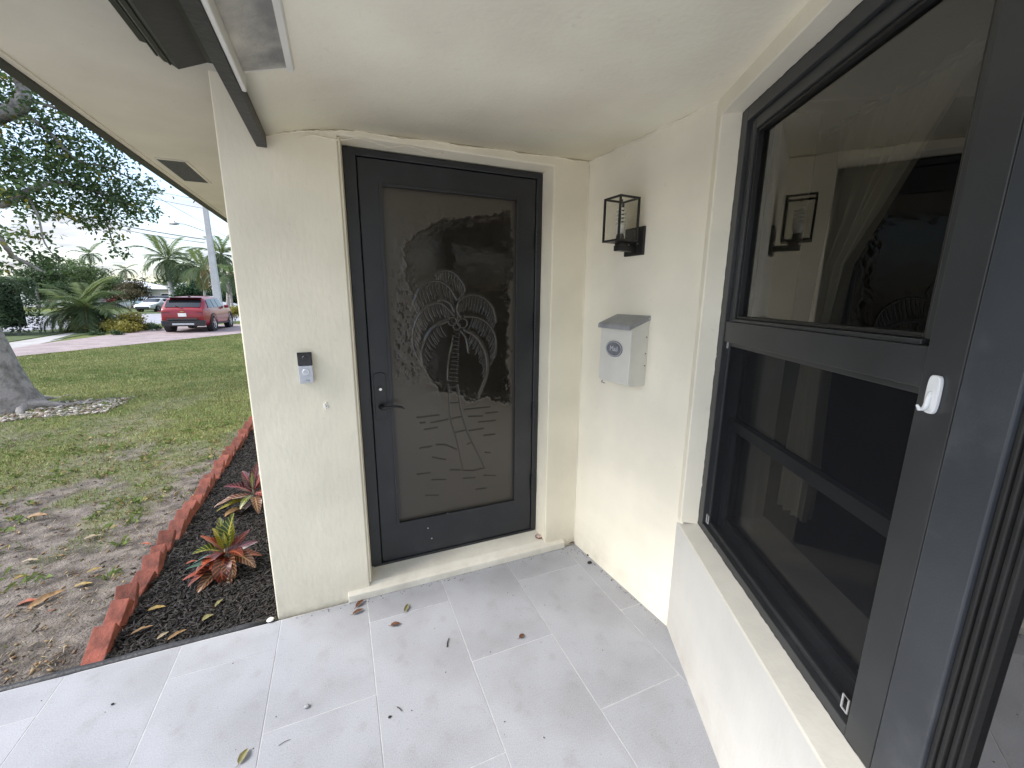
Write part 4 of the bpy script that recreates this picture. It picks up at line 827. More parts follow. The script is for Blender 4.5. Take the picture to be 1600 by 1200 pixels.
for a in ((74, 938, 45, .16, .05, 'tan', 'largest tan leaf on the bare soil'), (43, 944, 10, .09, .045, 'red', 'orange red leaf left of the largest tan leaf on the soil'), (130, 915, 0, .085, .026, 'yellow', 'yellow leaf on bare soil midway to the red bricks'), (46, 878, 0, .085, .028, 'pale', 'pale leaf on the soil farther from the porch by the photo edge'),
          (34, 904, 30, .07, .035, 'yellow', 'lime yellow leaf in a weed tuft on the soil'), (12, 980, 10, .08, .03, 'tan', 'tan leaf at the left margin of the soil'), (58, 808, 0, .12, .05, 'tan', 'tan leaf at the border between the soil and the grass'), (145, 840, 20, .09, .03, 'pale', 'pale leaf lying alone in the middle of the soil patch'),
          (60, 1050, 40, .11, .05, 'tan', 'big tan leaf among litter against the edge trim'), (88, 1042, 55, .09, .035, 'pale', 'pale curled leaf against the edge trim next to the big tan one'), (110, 1035, 60, .10, .035, 'brown', 'brown leaf tucked at the foot of the first red brick'), (48, 1024, 70, .09, .04, 'brown', 'dull brown leaf on soil behind the edge trim litter'),
          (82, 958, 20, .06, .03, 'red', 'small orange leaf right below the largest tan leaf'), (148, 892, 20, .07, .026, 'yellow', 'mustard leaf on the soil left of the red bricks'), (228, 852, -20, .07, .03, 'red', 'dark red leaf touching the brick row on the lawn side')):
    fallen(a[0], a[1], -.085, a[2], a[3], a[4], a[5], a[6], gC)
def twig(px, py, ang, L, r, label, c='brown'):
    v = ground(px, py, .003); b = MB(); b.tube([(-L / 2, 0, 0), (0, L * .06, .001), (L / 2, 0, .001)], [r, r, r * .6], 5); o = b.build('twig', DM[c]); o.location = (v.x, v.y, .003); o.rotation_euler = (0, 0, math.radians(ang)); tag(o, label, 'twig', 'twigs on the porch tiles')
M_dark = mat('dark_twig', (.03, .025, .022), .8); DM['dark'] = M_dark
twig(700, 1004, 66, .050, .0024, 'dark straight twig on the tiles in front of the door', 'dark'); twig(624, 1108, -60, .030, .0018, 'thin twig near the bottom middle of the tiled floor', 'dark'); twig(445, 1160, 10, .04, .001, 'hair thin twig near the greenish olive leaf', 'dark')
def crumb(px, py, r, name, label, cat, c):
    v = ground(px, py, 0); b = MB(); b.lathe([(r * .3, 0), (r, r * .25), (r * .9, r * .6), (r * .3, r * .85)], n=9); b.v = [(x + rng.uniform(-.2, .2) * r, y_ * .75 + rng.uniform(-.2, .2) * r, z) for x, y_, z in b.v]; o = b.build(name, c, smooth=True); o.location = (v.x, v.y, .0005); tag(o, label, cat)
crumb(919, 868, .010, 'seed', 'small round dark seed on the corner tile by the side wall', 'seed', M_dark); crumb(921, 880, .014, 'seed', 'larger oval dark seed on the corner tile by the side wall', 'seed', M_dark)
crumb(480, 1105, .012, 'pebble', 'small grey pebble on the tiles by a cross joint', 'pebble', M_lid); crumb(609, 1121, .007, 'seed', 'dark crumb beside the thin twig on the tiles', 'crumb', M_dark); crumb(176, 1101, .006, 'seed', 'dark crumb alone on the pale left tiles', 'crumb', M_dark)

gt_ = []
def grit(n, fn):
    for _ in range(n): gt_.append(fn())
grit(110, lambda: (rng.uniform(-.35, 1.25), 2.078 - abs(rng.normal(0, .018)))); grit(30, lambda: (1.285 + rng.normal(0, .03), 2.03 + rng.normal(0, .035)))
grit(70, lambda: (lambda k_: (1.335 + .058 * k_ - abs(rng.normal(0, .012)), 2.05 - .72 * k_))(rng.random())); grit(45, lambda: (rng.uniform(-1.4, 1.1), rng.uniform(1.0, 2.0)))
b = MB()
for x_, y_ in gt_:
    r = rng.uniform(.0006, .0016); a = rng.uniform(0, 3.1); b.box(-r * rng.uniform(1, 3), r, -r, r, 0, r, mx=Matrix.Translation((x_, y_, .0006)) @ Matrix.Rotation(a, 4, 'Z'))
tag(b.build('grit', mat('grit_dark', (.06, .05, .042), .9, .5, 300)), kind='stuff')
# ================================================================== LAWN
def blades(n, xr, yr, hr, wd_, name):
    x = rng.uniform(*xr, n); y = yr[0] + (yr[1] - yr[0]) * rng.random(n) ** 1.7
    keep = (rng.random(n) < lawn(x, y) ** 1.3 + .012) & ~((x > -1.3) & (y < 7.3)) & (np.hypot(x + 4.9, y - 8.9) > .55)
    # driveway edge
    p_, q_ = np.array(gp(40, 556)), np.array(gp(375, 521.5)); dd_ = (q_ - p_) / np.linalg.norm(q_ - p_); side = (x - p_[0]) * dd_[1] - (y - p_[1]) * dd_[0]; keep &= side > .02
    x, y = x[keep], y[keep]; n = len(x); h = rng.uniform(*hr, n) * (.55 + .45 * lawn(x, y)); a = rng.uniform(0, 6.28, n); ln = rng.uniform(.1, .9, n) * h
    z = ground_z(x, y); P0 = np.stack([x, y, z - .004], 1); sdv = np.stack([np.cos(a), np.sin(a), 0 * a], 1); fw = np.stack([-np.sin(a), np.cos(a), 0 * a], 1); wv = rng.uniform(.6, 1.3, n) * wd_ * (1 + y / 14)
    V = np.stack([P0 - sdv * wv[:, None], P0 + sdv * wv[:, None], P0 + fw * ln[:, None] + np.array([0, 0, 1]) * h[:, None]], 1).reshape(-1, 3)
    F = np.arange(3 * n).reshape(-1, 3); m_ = np.clip((.6 * fbm(x * .8, y * .8, 51) + .4 * fbm(x * 4, y * 4, 52) - .5) * 3 + .5, 0, 1)[:, None]
    c = np.array([.14, .205, .06]) * (1 - m_) + np.array([.30, .32, .13]) * m_; r_2 = rng.random((n, 1)); c = np.where(r_2 < .16, np.array([[.28, .23, .11]]), c) * rng.uniform(.6, 1.35, (n, 1))
    return arrays(name, V, F, leaf_mat_grass, col=np.repeat(c, 3, 0))
leaf_mat_grass = leaf_mat('grass_blade', transl=.25, gloss=.2)
tag(blades(760000, (-16, -1.28), (2.3, 24), (.016, .050), .0038, 'grass'), kind='stuff')
# dead thatch and straw on the bare soil
x = rng.uniform(-5, -1.25, 5200); 
tag(chips(9000, (-6, -1.26), (2.2, 9), lambda x, y: ground_z(x, y) + .001, (.015, .07), (.001, .003), 'straw', M_chip, [(.30, .25, .16), (.22, .18, .12), (.13, .11, .09), (.36, .31, .22)], .12), kind='stuff')

tag(chips(3800, (-6, -1.26), (2.2, 8), lambda x, y: ground_z(x, y) + .002, (.008, .034), (.004, .013), 'leaf_litter', M_chip, [(.20, .12, .06), (.12, .075, .045), (.28, .20, .11), (.07, .055, .045)], .25), kind='stuff')
nW = 190; wx = rng.uniform(-5, -1.35, nW); wy = 2.35 + 4.2 * rng.random(nW) ** .8; kk = 16; bx = np.repeat(wx, kk); by = np.repeat(wy, kk); nb_ = len(bx); sp2 = np.repeat(rng.uniform(.015, .06, nW), kk)
bx = bx + rng.normal(0, 1, nb_) * sp2; by = by + rng.normal(0, 1, nb_) * sp2; bz = ground_z(bx, by); ba = rng.uniform(0, 6.28, nb_); bh = rng.uniform(.02, .055, nb_); bl_ = bh * rng.uniform(.5, 1.8, nb_); bw_ = rng.uniform(.0015, .0038, nb_)
P0 = np.stack([bx, by, bz - .003], 1); fw = np.stack([np.cos(ba), np.sin(ba), 0 * ba], 1); sd3 = np.stack([-np.sin(ba), np.cos(ba), 0 * ba], 1); up_ = np.array([0, 0, 1.0])
V_ = np.stack([P0 - sd3 * bw_[:, None], P0 + sd3 * bw_[:, None], P0 + fw * (bl_ * .55)[:, None] + up_ * (bh * .85)[:, None] + sd3 * bw_[:, None], P0 + fw * bl_[:, None] + up_ * (bh * .75)[:, None]], 1).reshape(-1, 3)
cw_ = np.where(rng.random((nb_, 1)) < .25, np.array([[.34, .28, .14]]), np.array([[.15, .21, .065]])) * rng.uniform(.7, 1.3, (nb_, 1))
tag(arrays('weeds', V_, np.arange(4 * nb_).reshape(-1, 4), leaf_mat_grass, col=np.repeat(cw_, 4, 0)), kind='stuff')
# ================================================================== TREES
M_bark = mat('grey_bark', (.085, .078, .072), .9, .28, 7, .8, 34, bdist=.03, col2=(.26, .245, .235), ramp=(.30, .56), detail=9)
M_leaf = leaf_mat('tree_leaf', transl=.5)
def leaf_arrays(P0, size, cols, hang=.3, wr=.5):
    n = len(P0); a = rng.uniform(0, 6.28, n); e = rng.normal(-hang, .6, n); s = size * rng.uniform(.65, 1.3, n)
    X = np.stack([np.cos(a) * np.cos(e), np.sin(a) * np.cos(e), np.sin(e)], 1); ro = rng.normal(0, .7, n)
    Y0 = np.stack([-np.sin(a), np.cos(a), 0 * a], 1); Zv = np.cross(X, Y0); Y = Y0 * np.cos(ro)[:, None] + Zv * np.sin(ro)[:, None]; Zn = np.cross(X, Y)
    l = s[:, None]; ww_ = (s * wr / 2)[:, None]
    V = np.stack([P0, P0 + X * l * .38 + Y * ww_ + Zn * l * .06, P0 + X * l, P0 + X * l * .38 - Y * ww_ + Zn * l * .06], 1).reshape(-1, 3)
    F = (np.array([[0, 1, 2], [0, 2, 3]])[None] + (np.arange(n) * 4)[:, None, None]).reshape(-1, 3)
    return V, F, np.repeat(cols, 4, 0)
def crown(parent, cl, sprigs, per, spread, size, c0, c1, yellow=.0, wr=.5, flat=.7, name='crown', hang=.3):
    """cl: clusters (x,y,z,r); leaves gathered in sprigs inside them"""
    cl = np.array(cl, float); wts = cl[:, 3] ** 2; wts /= wts.sum(); ci = rng.choice(len(cl), sprigs, p=wts)
    u = rng.normal(0, 1, (sprigs, 3)); u /= np.linalg.norm(u, axis=1)[:, None]; rr_ = rng.random(sprigs) ** .45
    S = cl[ci, :3] + u * (cl[ci, 3] * rr_)[:, None] * np.array([1, 1, flat])
    P0 = np.repeat(S, per, 0) + rng.normal(0, spread, (sprigs * per, 3)) * np.array([1, 1, .6])
    tone = np.repeat(rng.random((sprigs, 1)), per, 0); c = np.array(c0) * (1 - tone) + np.array(c1) * tone
    yl = np.repeat(rng.random((sprigs, 1)) < yellow, per, 0); c = np.where(yl, np.array([[.20, .19, .035]]), c) * rng.uniform(.75, 1.3, (sprigs * per, 1))
    V, F, cc = leaf_arrays(P0, size, c, hang, wr); return arrays(name, V, F, M_leaf, parent, cc), S
# big tree at the left
tb = ground(6, 640)
tr = thing('lawn_tree', 'large grey trunked broadleaf tree on the lawn, its crown reaching above the eave', 'tree', tb)
lc = lambda px, py, dp: at(px, py, dp) - tb
base_d = float(ROWS[2] @ np.array([tb.x, tb.y, tb.z - EYE]))
right = Vector((ROWS[0][0], ROWS[0][1], 0)).normalized()
top1 = Vector((0, 0, 0)) - right * .36 + Vector((0, 0, 1.5))
b = MB(); P_ = [Vector((0, 0, -.12)), Vector((0, 0, .05)), Vector((-.02, 0, .22)) - right * .03, Vector((0, 0, .55)) - right * .13, top1 * .68 + Vector((0, 0, .02)), top1, top1 - right * .35 + Vector((0, 0, .8)), top1 - right * .45 + Vector((0, .1, 1.6))]
b.tube(P_, [.52, .45, .39, .36, .345, .33, .30, .27], 18, caps=True); trunk = b.build('trunk', M_bark, tr, smooth=True)
b = MB()
for ang, ln in ((-8, 1.25), (-42, .8), (-100, .6), (70, .7), (150, .9)):
    d = Vector((math.cos(math.radians(ang)), math.sin(math.radians(ang)), 0)); pts = [d * (.30 + ln * t_) + Vector((-d.y, d.x, 0)) * .09 * math.sin(t_ * 5 + ang) + Vector((0, 0, .10 * (1 - t_) ** 2 - .012 + .018 * math.sin(t_ * 17 + ang))) for t_ in np.linspace(0, 1, 12)]
    b.tube(pts, [.13, .09, .065, .052, .044, .038, .033, .028, .024, .02, .016, .01], 8)
b.build('root', M_bark, tr, smooth=True)
fork = P_[-1]
limbs = [[fork, lc(-40, 200, 6.6), lc(0, 178, 6.4), lc(24, 172, 6.4), lc(37, 156, 6.4), lc(36, 140, 6.4), lc(28, 112, 6.4), lc(22, 60, 6.5), lc(30, -30, 6.8)],
         [fork, lc(-60, 300, 6.2), lc(0, 320, 6.2), lc(40, 300, 6.4), lc(90, 285, 6.8), lc(150, 300, 7.2), lc(200, 320, 7.4)],
         [fork, lc(-50, 350, 5.6), lc(-5, 372, 5.7), lc(14, 392, 5.8), lc(20, 400, 5.9), lc(44, 412, 6.0), lc(66, 424, 6.1)],
         [fork, lc(-80, 150, 6.0), lc(-120, 20, 6.0), lc(-100, -120, 6.3)], [fork, lc(-160, 230, 6.4), lc(-260, 160, 7)], [lc(24, 172, 6.4), lc(70, 200, 6.6), lc(120, 250, 6.9), lc(170, 262, 7.2), lc(225, 290, 7.4)],
         [lc(40, 300, 6.4), lc(60, 340, 6.3), lc(70, 380, 6.3), lc(95, 410, 6.4)], [lc(150, 300, 7.2), lc(165, 340, 7.3), lc(178, 385, 7.3), lc(190, 402, 7.3)], [lc(37, 156, 6.4), lc(90, 170, 6.6), lc(150, 205, 6.9)]]
for i, L_ in enumerate(limbs):
    r0 = (.15, .075, .05, .2, .16, .035, .02, .016, .03)[i]; b = MB(); sm = smooth_line([tuple(v) for v in L_], 5)
    b.tube([Vector(v) for v in sm], list(np.linspace(r0, r0 * .28, len(sm)) * np.array([1 + .12 * math.sin(k_ * 1.9) for k_ in range(len(sm))])), 9); b.build('limb', M_bark, tr, smooth=True)
cl = [(30, 235, 70, 6.6), (95, 255, 66, 6.9), (150, 290, 55, 7.2), (200, 300, 44, 7.4), (232, 288, 22, 7.4), (60, 180, 46, 6.6), (5, 140, 36, 6.4), (115, 318, 48, 7), (62, 318, 45, 6.5), (182, 336, 34, 7.3), (217, 328, 26, 7.4), (18, 300, 48, 6.3), (150, 346, 26, 7.2), (176, 372, 14, 7.3), (186, 395, 9, 7.3), (120, 210, 44, 6.9), (170, 235, 40, 7.2),
      (12, 372, 26, 5.9), (45, 362, 22, 6.2), (50, 395, 22, 6.3), (78, 408, 17, 6.4), (30, 425, 16, 6.1), (8, 415, 14, 6), (98, 424, 10, 6.4), (-60, 250, 80, 6.4), (-60, 120, 90, 6.4), (60, 60, 90, 6.8), (-170, 160, 110, 6.8), (-60, -60, 120, 6.8), (110, 140, 60, 7.2)]
cl3 = [(*lc(px, py, dp), r * dp / FPX) for px, py, r, dp in cl]
crown(tr, cl3, 2000, 10, .085, .080, (.055, .10, .042), (.125, .19, .078), .08, .55)
M_stone = mat('bark_chips', (1, 1, 1), .85, .1, 20, attr='col')
def ring_z(x, y): return ground_z(x, y) + .003
n = 900; aa_ = rng.uniform(-2.2, .6, n); rr_ = rng.uniform(.5, 1.25, n)
o = chips(1500, (tb.x - .8, tb.x + 1.5), (tb.y - .85, tb.y + .25), ring_z, (.03, .09), (.015, .035), 'wood_chips', M_stone, [(.45, .42, .39), (.30, .25, .21), (.18, .11, .08), (.10, .09, .08), (.5, .47, .44)], .2); tag(o, kind='stuff')

def simple_tree(name, label, cat, px, py_base, depth, cl, sprigs, per, size, c0, c1, trunk_r=.15, trunks=1, group=None, bark=None, yellow=0, wr=.5, hang=.3, spread=None, z0=-.1):
    """cl in px: (px,py,r_px[,ddepth]) at the tree's depth"""
    g0 = at(px, py_base, depth); base = Vector((g0.x, g0.y, z0)); t_ = thing(name, label, cat, base, group=group)
    c3 = [(*(at(a[0], a[1], depth + (a[3] if len(a) > 3 else rng.uniform(-.06, .06) * depth)) - base), a[2] * depth / FPX) for a in cl]
    if trunk_r:
        for k_ in range(trunks):
            tgt = c3[k_ % len(c3)]; off = Vector((rng.uniform(-1, 1), rng.uniform(-1, 1), 0)) * trunk_r * 2.2 * (trunks > 1)
            b = MB(); mid = Vector((off.x * 1.5 + .25 * tgt[0], off.y * 1.5 + .25 * tgt[1], tgt[2] * .5)); end = Vector(tgt[:3]); b.tube([Vector(v) for v in smooth_line([tuple(off), tuple(mid), tuple(end)], 4)], list(np.linspace(trunk_r, trunk_r * .35, 9)), 7)
            b.build('trunk', bark or M_bark, t_, smooth=True)
    crown(t_, c3, sprigs, per, spread or size * .9, size, c0, c1, yellow, wr, name='crown', hang=hang); return t_
DG, MG, BG = (.036, .066, .033), (.078, .125, .052), (.12, .17, .06)
# hedge
hb = ground(-62, 523); hd = thing('clipped_hedge', 'tall square clipped dark green hedge at the left beyond the grey trunk', 'hedge', (hb.x, hb.y, -.1), math.atan2(right.y, right.x))
hw, ht, hh = 2.85, .8, 2.42
n = 11000; fpk = rng.random(n); X = rng.uniform(-hw, hw, n); Y = rng.uniform(-ht, ht, n); Z = rng.uniform(.15, hh, n); s_ = rng.choice(4, n, p=[.5, .15, .25, .1]); dp_ = rng.random(n) ** 2 * .25
Y = np.where(s_ == 0, -ht + dp_, Y); Z = np.where(s_ == 2, hh - dp_ * .7, Z); X = np.where(s_ == 1, hw - dp_, X); rag = (Z < .55) & (rng.random(n) < .35); keepm = ~rag
P0 = np.stack([X, Y, Z], 1)[keepm] + rng.normal(0, .035, (keepm.sum(), 3)); tn = rng.random((len(P0), 1)); cc = np.array((.06, .10, .055)) * (1 - tn) + np.array((.12, .17, .09)) * tn
V_, F_, c_ = leaf_arrays(P0, .12, cc, .2, .6); arrays('foliage', V_, F_, M_leaf, hd, c_)
b = MB(); b.box(-hw + .25, hw - .45, -ht + .3, ht - .3, .35, hh - .3); b.build('shade_core', mat('hedge_shade', (.012, .018, .010), .95, .4, 6), hd)  # plain dark box added as the shaded inside of the hedge
b = MB()
for k_ in range(7): x_ = -hw + .3 + k_ * .86; b.tube([(x_, -.1, -.03), (x_ + .05, 0, .3), (x_, 0, .7)], [.05, .04, .03], 6)
b.build('stem', M_bark, hd)

# palms
def frond_mesh(name, L, droop, nl, ll, c0, c1, wid=.02, vee=.5):
    V = []; F = []; cc = []; pts = []; e = 0.0; pos = np.zeros(3)
    for i in range(25):
        pts.append((pos.copy(), e)); pos = pos + np.array([math.cos(e), 0, math.sin(e)]) * L / 24; e -= droop / 24 * (.4 + 1.2 * i / 24)
    def addq(q_, c): k_ = len(V); V.extend(q_); F.append((k_, k_ + 1, k_ + 2, k_ + 3)); cc.extend([c] * 4)
    for i in range(24):
        (p0, _), (p1, _) = pts[i], pts[i + 1]; w0, w1 = .022 * L * (1 - i / 24) * .5 + .004, .022 * L * (1 - (i + 1) / 24) * .5 + .004
        addq([p0 + [0, w0, 0], p0 - [0, w0, 0], p1 - [0, w1, 0], p1 + [0, w1, 0]], np.array(c1)); addq([p0 + [0, 0, w0], p0 - [0, 0, w0], p1 - [0, 0, w1], p1 + [0, 0, w1]], np.array(c1))
    for k_ in range(nl):
        u = .10 + .88 * k_ / nl; i = int(u * 24); p0, e = pts[i]; f_2 = u * 24 - i; p0 = p0 * (1 - f_2) + pts[min(i + 1, 24)][0] * f_2; tx = np.array([math.cos(e), 0, math.sin(e)]); tz = np.array([-math.sin(e), 0, math.cos(e)])
        l = ll * (.35 + .65 * math.sin(math.pi * min(1, u * .85 + .12))) * rng.uniform(.85, 1.1)
        for sg in (-1, 1):
            d = tx * (.55 + .35 * u) + np.array([0, sg, 0]) * .8 + tz * (vee * .6 - .2); d /= np.linalg.norm(d); end = p0 + d * l + np.array([0, 0, -1]) * l * rng.uniform(.15, .5); mid = p0 + d * l * .45 + np.array([0, 0, -.04 * l]); nrm = tx * wid
            c = np.array(c0) * rng.uniform(.7, 1.3); addq([p0, mid + nrm, end, mid - nrm], c)
    me_o = arrays(name, V, F, M_leaf, None, np.array(cc)); me = me_o.data; bpy.data.objects.remove(me_o); return me
FR = [frond_mesh('frond_mesh', 1, d_, 34, .34, c_, (.12, .13, .05), .016, v_) for d_, c_, v_ in ((1.3, (.10, .15, .06), .5), (1.9, (.085, .13, .06), .3), (.8, (.13, .175, .06), .6), (2.4, (.20, .17, .07), .1))]
def palm(label, px, pyb, depth, crown_px, L, n, trunk_r, name='palm_tree', group=None, trunks=((0, 0),), tm=None, lean=0, z0=-.1, elr=(-35, 70), shaft=False, thick=1.0):
    g0 = at(px, pyb, depth); base = Vector((g0.x, g0.y, z0)); t_ = thing(name, label, 'palm tree', base, group=group)
    for ti, (ox, oh) in enumerate(trunks):
        c = at(crown_px[0] + ox, crown_px[1] + oh, depth) - base; off = right * (ox * depth / FPX * .35)
        b = MB(); sm = smooth_line([tuple(off), tuple(off * .7 + c * .45 + right * lean), tuple(c)], 6)
        b.tube([Vector(v) for v in sm], [trunk_r * (1.35 - .5 * min(1, k_ / 5)) * (1 + .06 * (k_ % 2)) for k_ in range(len(sm))], 9); b.build('trunk', tm or M_bark, t_, smooth=True)
        if shaft: b = MB(); b.tube([c - Vector((0, 0, .1)), c + Vector((0, 0, .5)), c + Vector((0, 0, 1.1))], [trunk_r * .85, trunk_r * .8, trunk_r * .4], 9); b.build('crownshaft', mat('green_shaft', (.16, .22, .08), .5), t_, smooth=True); c = c + Vector((0, 0, .9))
        nn_ = n // len(trunks)
        for k_ in range(nn_):
            az = 2.399 * k_ + ti; el = elr[1] + (elr[0] - elr[1]) * (k_ / max(1, nn_ - 1)) ** .8
            fm = FR[0] if el > 20 else FR[1] if el > -5 else FR[int(rng.integers(1, 4)) if el < -15 and rng.random() < .5 else 1]
            if el > 45: fm = FR[2]
            o = bpy.data.objects.new('frond', fm); C.objects.link(o); o.parent = t_; o.location = c
            o.matrix_local = Matrix.Translation(c) @ Matrix.Rotation(az + rng.uniform(-.2, .2), 4, 'Z') @ Matrix.Rotation(-math.radians(el + rng.uniform(-8, 8)), 4, 'Y') @ Matrix.Diagonal((*[L * rng.uniform(.85, 1.1)] * 3, 1))
    return t_
M_ptr = mat('palm_trunk', (.30, .27, .245), .9, .25, 6, .5, 20); M_royal = mat('royal_trunk', (.38, .37, .36), .85, .12, 5, .3, 20)
palm('low multi stemmed date palm in the planted island, fronds arching over the street', 126, 525, 19.5, (128, 482), 2.0, 46, .075, name='date_palm', trunks=((-8, 2), (6, -4), (16, 4)), tm=mat('date_trunk', (.16, .12, .09), .95, .3, 20, .8, 40), elr=(-40, 58))
palm('palm with thick pale grey trunk and full crown left of the utility pole', 272, 487, 46, (263, 418), 3.3, 20, .30, tm=M_royal, shaft=True, elr=(-45, 75))
palm('slim palm in front of the dark trees, partly behind the utility pole', 322, 486, 40, (316, 417), 2.5, 16, .13, tm=M_ptr, elr=(-50, 70))
palm('tall palm rising just right of the utility pole', 355, 488, 36, (345, 398), 2.4, 18, .14, tm=M_ptr, elr=(-50, 75), lean=.25)
palm('leaning palm with stakes nearest the wall edge', 366, 490, 33, (360, 428), 2.0, 14, .12, tm=M_ptr, elr=(-55, 65), lean=-.15)
palm('distant wind blown palm above the green trees at left', 147, 470, 95, (139, 397), 3.6, 11, .16, tm=M_ptr, elr=(-20, 60))
palm('small distant palm above the brownish trees', 196, 470, 95, (195, 421), 3.0, 10, .15, tm=M_ptr, elr=(-30, 50))
palm('palm half hidden between the pale trunk palm and the pole', 296, 486, 50, (294, 412), 3.0, 14, .16, tm=M_ptr, elr=(-45, 70))

# shrubs of the island
YG = ((.19, .18, .04), (.36, .33, .08))
simple_tree('croton_shrub', 'yellow green leafy shrub in the island right of the date palm', 'shrub', 196, 521, 20, [(190, 502, 16), (205, 497, 14), (178, 508, 13), (215, 508, 11), (196, 514, 16), (170, 515, 9)], 420, 9, .12, *YG, trunk_r=.03, trunks=4)
simple_tree('croton_shrub', 'lower yellowish shrub beneath the date palm fronds', 'shrub', 150, 524, 19.3, [(150, 510, 15), (135, 514, 11), (165, 513, 12), (125, 518, 7)], 260, 9, .11, (.10, .11, .03), (.22, .20, .05), trunk_r=.03, trunks=3)
simple_tree('low_shrub', 'dark green low shrub at the right tip of the planted island', 'shrub', 228, 519, 20.5, [(222, 512, 10), (234, 509, 8), (212, 516, 8), (245, 512, 5)], 260, 9, .09, DG, MG, trunk_r=.02, trunks=3)
simple_tree('low_shrub', 'dark green ground shrub at the foot of the date palm', 'shrub', 150, 527, 18.8, [(150, 523, 8), (168, 522, 9), (135, 524, 6), (183, 521, 6)], 240, 9, .08, DG, MG, trunk_r=.02, trunks=3)
simple_tree('croton_shrub', 'yellow shrub beside the driveway right of the red car', 'shrub', 365, 498, 26, [(362, 487, 9), (372, 484, 9), (380, 488, 9), (354, 490, 6)], 240, 9, .13, *YG, trunk_r=.03, trunks=3)

# far trees and houses
bkW = mat('pale_thin_bark', (.36, .33, .31), .9, .2, 8)
simple_tree('broadleaf_tree', 'dark dense tree behind the hedge, left of the green trees', 'tree', 62, 487, 52, [(60, 428, 24), (45, 440, 20), (80, 435, 20), (70, 412, 16), (62, 455, 24), (90, 452, 18)], 700, 9, .34, DG, MG, .25)
simple_tree('broadleaf_tree', 'bright green spreading tree with the widest crown across the street', 'tree', 122, 488, 56, [(110, 430, 24), (130, 425, 20), (150, 430, 20), (95, 445, 22), (125, 450, 24), (150, 450, 22), (170, 445, 16), (112, 412, 12)], 900, 9, .34, MG, BG, .25)
simple_tree('broadleaf_tree', 'green tree right of the widest crown, above the white house', 'tree', 178, 488, 58, [(176, 442, 17), (192, 450, 14), (165, 455, 14), (185, 462, 12), (205, 458, 10)], 480, 9, .30, DG, BG, .2)
simple_tree('sea_grape', 'brownish small leaved tree on many thin pale trunks', 'tree', 203, 488, 50, [(195, 449, 12), (210, 445, 11), (222, 452, 10), (205, 460, 12), (186, 458, 8), (228, 460, 7)], 420, 8, .26, (.07, .065, .035), (.12, .105, .06), .07, 6, bark=bkW)
simple_tree('broadleaf_tree', 'dark bushy tree between the pale trunk palm and the pole', 'tree', 300, 488, 47, [(292, 455, 16), (308, 450, 16), (300, 466, 17), (284, 468, 12), (320, 464, 12)], 620, 9, .30, (.022, .055, .025), (.05, .095, .04), .2)
simple_tree('broadleaf_tree', 'shadowy tree filling the gap right of the utility pole', 'tree', 352, 490, 50, [(345, 455, 15), (360, 450, 15), (375, 455, 16), (352, 470, 14), (372, 472, 14)], 520, 9, .32, DG, MG, .2)
simple_tree('shrub', 'dark red leaved shrub under the brownish tree', 'shrub', 179, 488, 49, [(178, 478, 5), (172, 472, 4)], 60, 8, .22, (.09, .018, .02), (.16, .03, .03), .03)
# thin bare tree
simple_tree('young_tree', 'sparse nearly bare tree behind the white sedan', 'tree', 222, 488, 64, [(222, 425, 9), (214, 432, 7), (230, 432, 7)], 26, 5, .2, (.10, .09, .06), (.14, .12, .08), .10, 3, bark=bkW)
# tree line far off
n = 34000; azr = rng.uniform(-2.1, -.05, n); px_ = azr * 400; dp_ = rng.uniform(105, 135, n); hh_ = 3.0 + 5.5 * fbm(px_ * .05, 0 * px_, 71) ; zz_ = rng.random(n) * hh_
base_ = np.stack([np.sin(azr) * dp_ * 1.25, np.cos(azr) * dp_ * 1.25], 1)
P0 = np.stack([base_[:, 0], base_[:, 1], zz_ - .2], 1); tn = rng.random((n, 1)); V_, F_, c_ = leaf_arrays(P0, .85, np.array(DG) * (1 - tn) + np.array(MG) * tn, .2, .6)
tag(arrays('far_trees', V_, F_, M_leaf, None, c_), kind='stuff')
def house(label, px, depth, W_, D_, H_, rot, wc, rc, z0=-.1, nwin=3):
    g0 = at(px, 480, depth); t_ = thing('house', label, 'house', (g0.x, g0.y, z0), rot)
    b = MB(); b.box(-W_ / 2, W_ / 2, -D_ / 2, D_ / 2, 0, H_); b.build('wall', wc, t_)
    b = MB(); ov = .5; e_ = H_ + .002; b.add([(-W_ / 2 - ov, -D_ / 2 - ov, e_), (W_ / 2 + ov, -D_ / 2 - ov, e_), (W_ / 2 + ov, D_ / 2 + ov, e_), (-W_ / 2 - ov, D_ / 2 + ov, e_), (-W_ / 2 + D_ / 2.2, 0, H_ + 1.4), (W_ / 2 - D_ / 2.2, 0, H_ + 1.4)], [(3, 2, 1, 0), (0, 1, 5, 4), (1, 2, 5), (2, 3, 4, 5), (3, 0, 4)]); b.build('roof', rc, t_)
    for k_ in range(nwin):
        x_ = -W_ / 2 + W_ * (k_ + .5) / nwin; b = MB(); ringb(b, x_ - .7, x_ + .7, .9, 2.1, .08, -D_ / 2 - .04, -D_ / 2 - .002); f = b.build('window', M_white, t_); b = MB(); b.box(x_ - .62, x_ + .62, -D_ / 2 - .02, -D_ / 2 - .003, .98, 2.02); b.build('pane', M_blk, f)
    b = MB(); b.box(W_ * .07, W_ * .07 + .9, -D_ / 2 - .05, -D_ / 2 - .001, 0, 2.05); b.build('door', mat('house_door', (.25, .12, .08), .6), t_)
rt = math.atan2(right.y, right.x)
house('low white house behind the date palm across the street', 110, 62, 13, 8, 2.7, rt + .1, mat('white_house', (.72, .73, .75), .8), mat('roof_pale', (.50, .52, .55), .8))
house('pale grey blue house behind the brownish tree', 205, 72, 12, 8, 2.8, rt - .1, mat('blue_house', (.50, .56, .63), .8), mat('roof_white', (.66, .68, .70), .8))
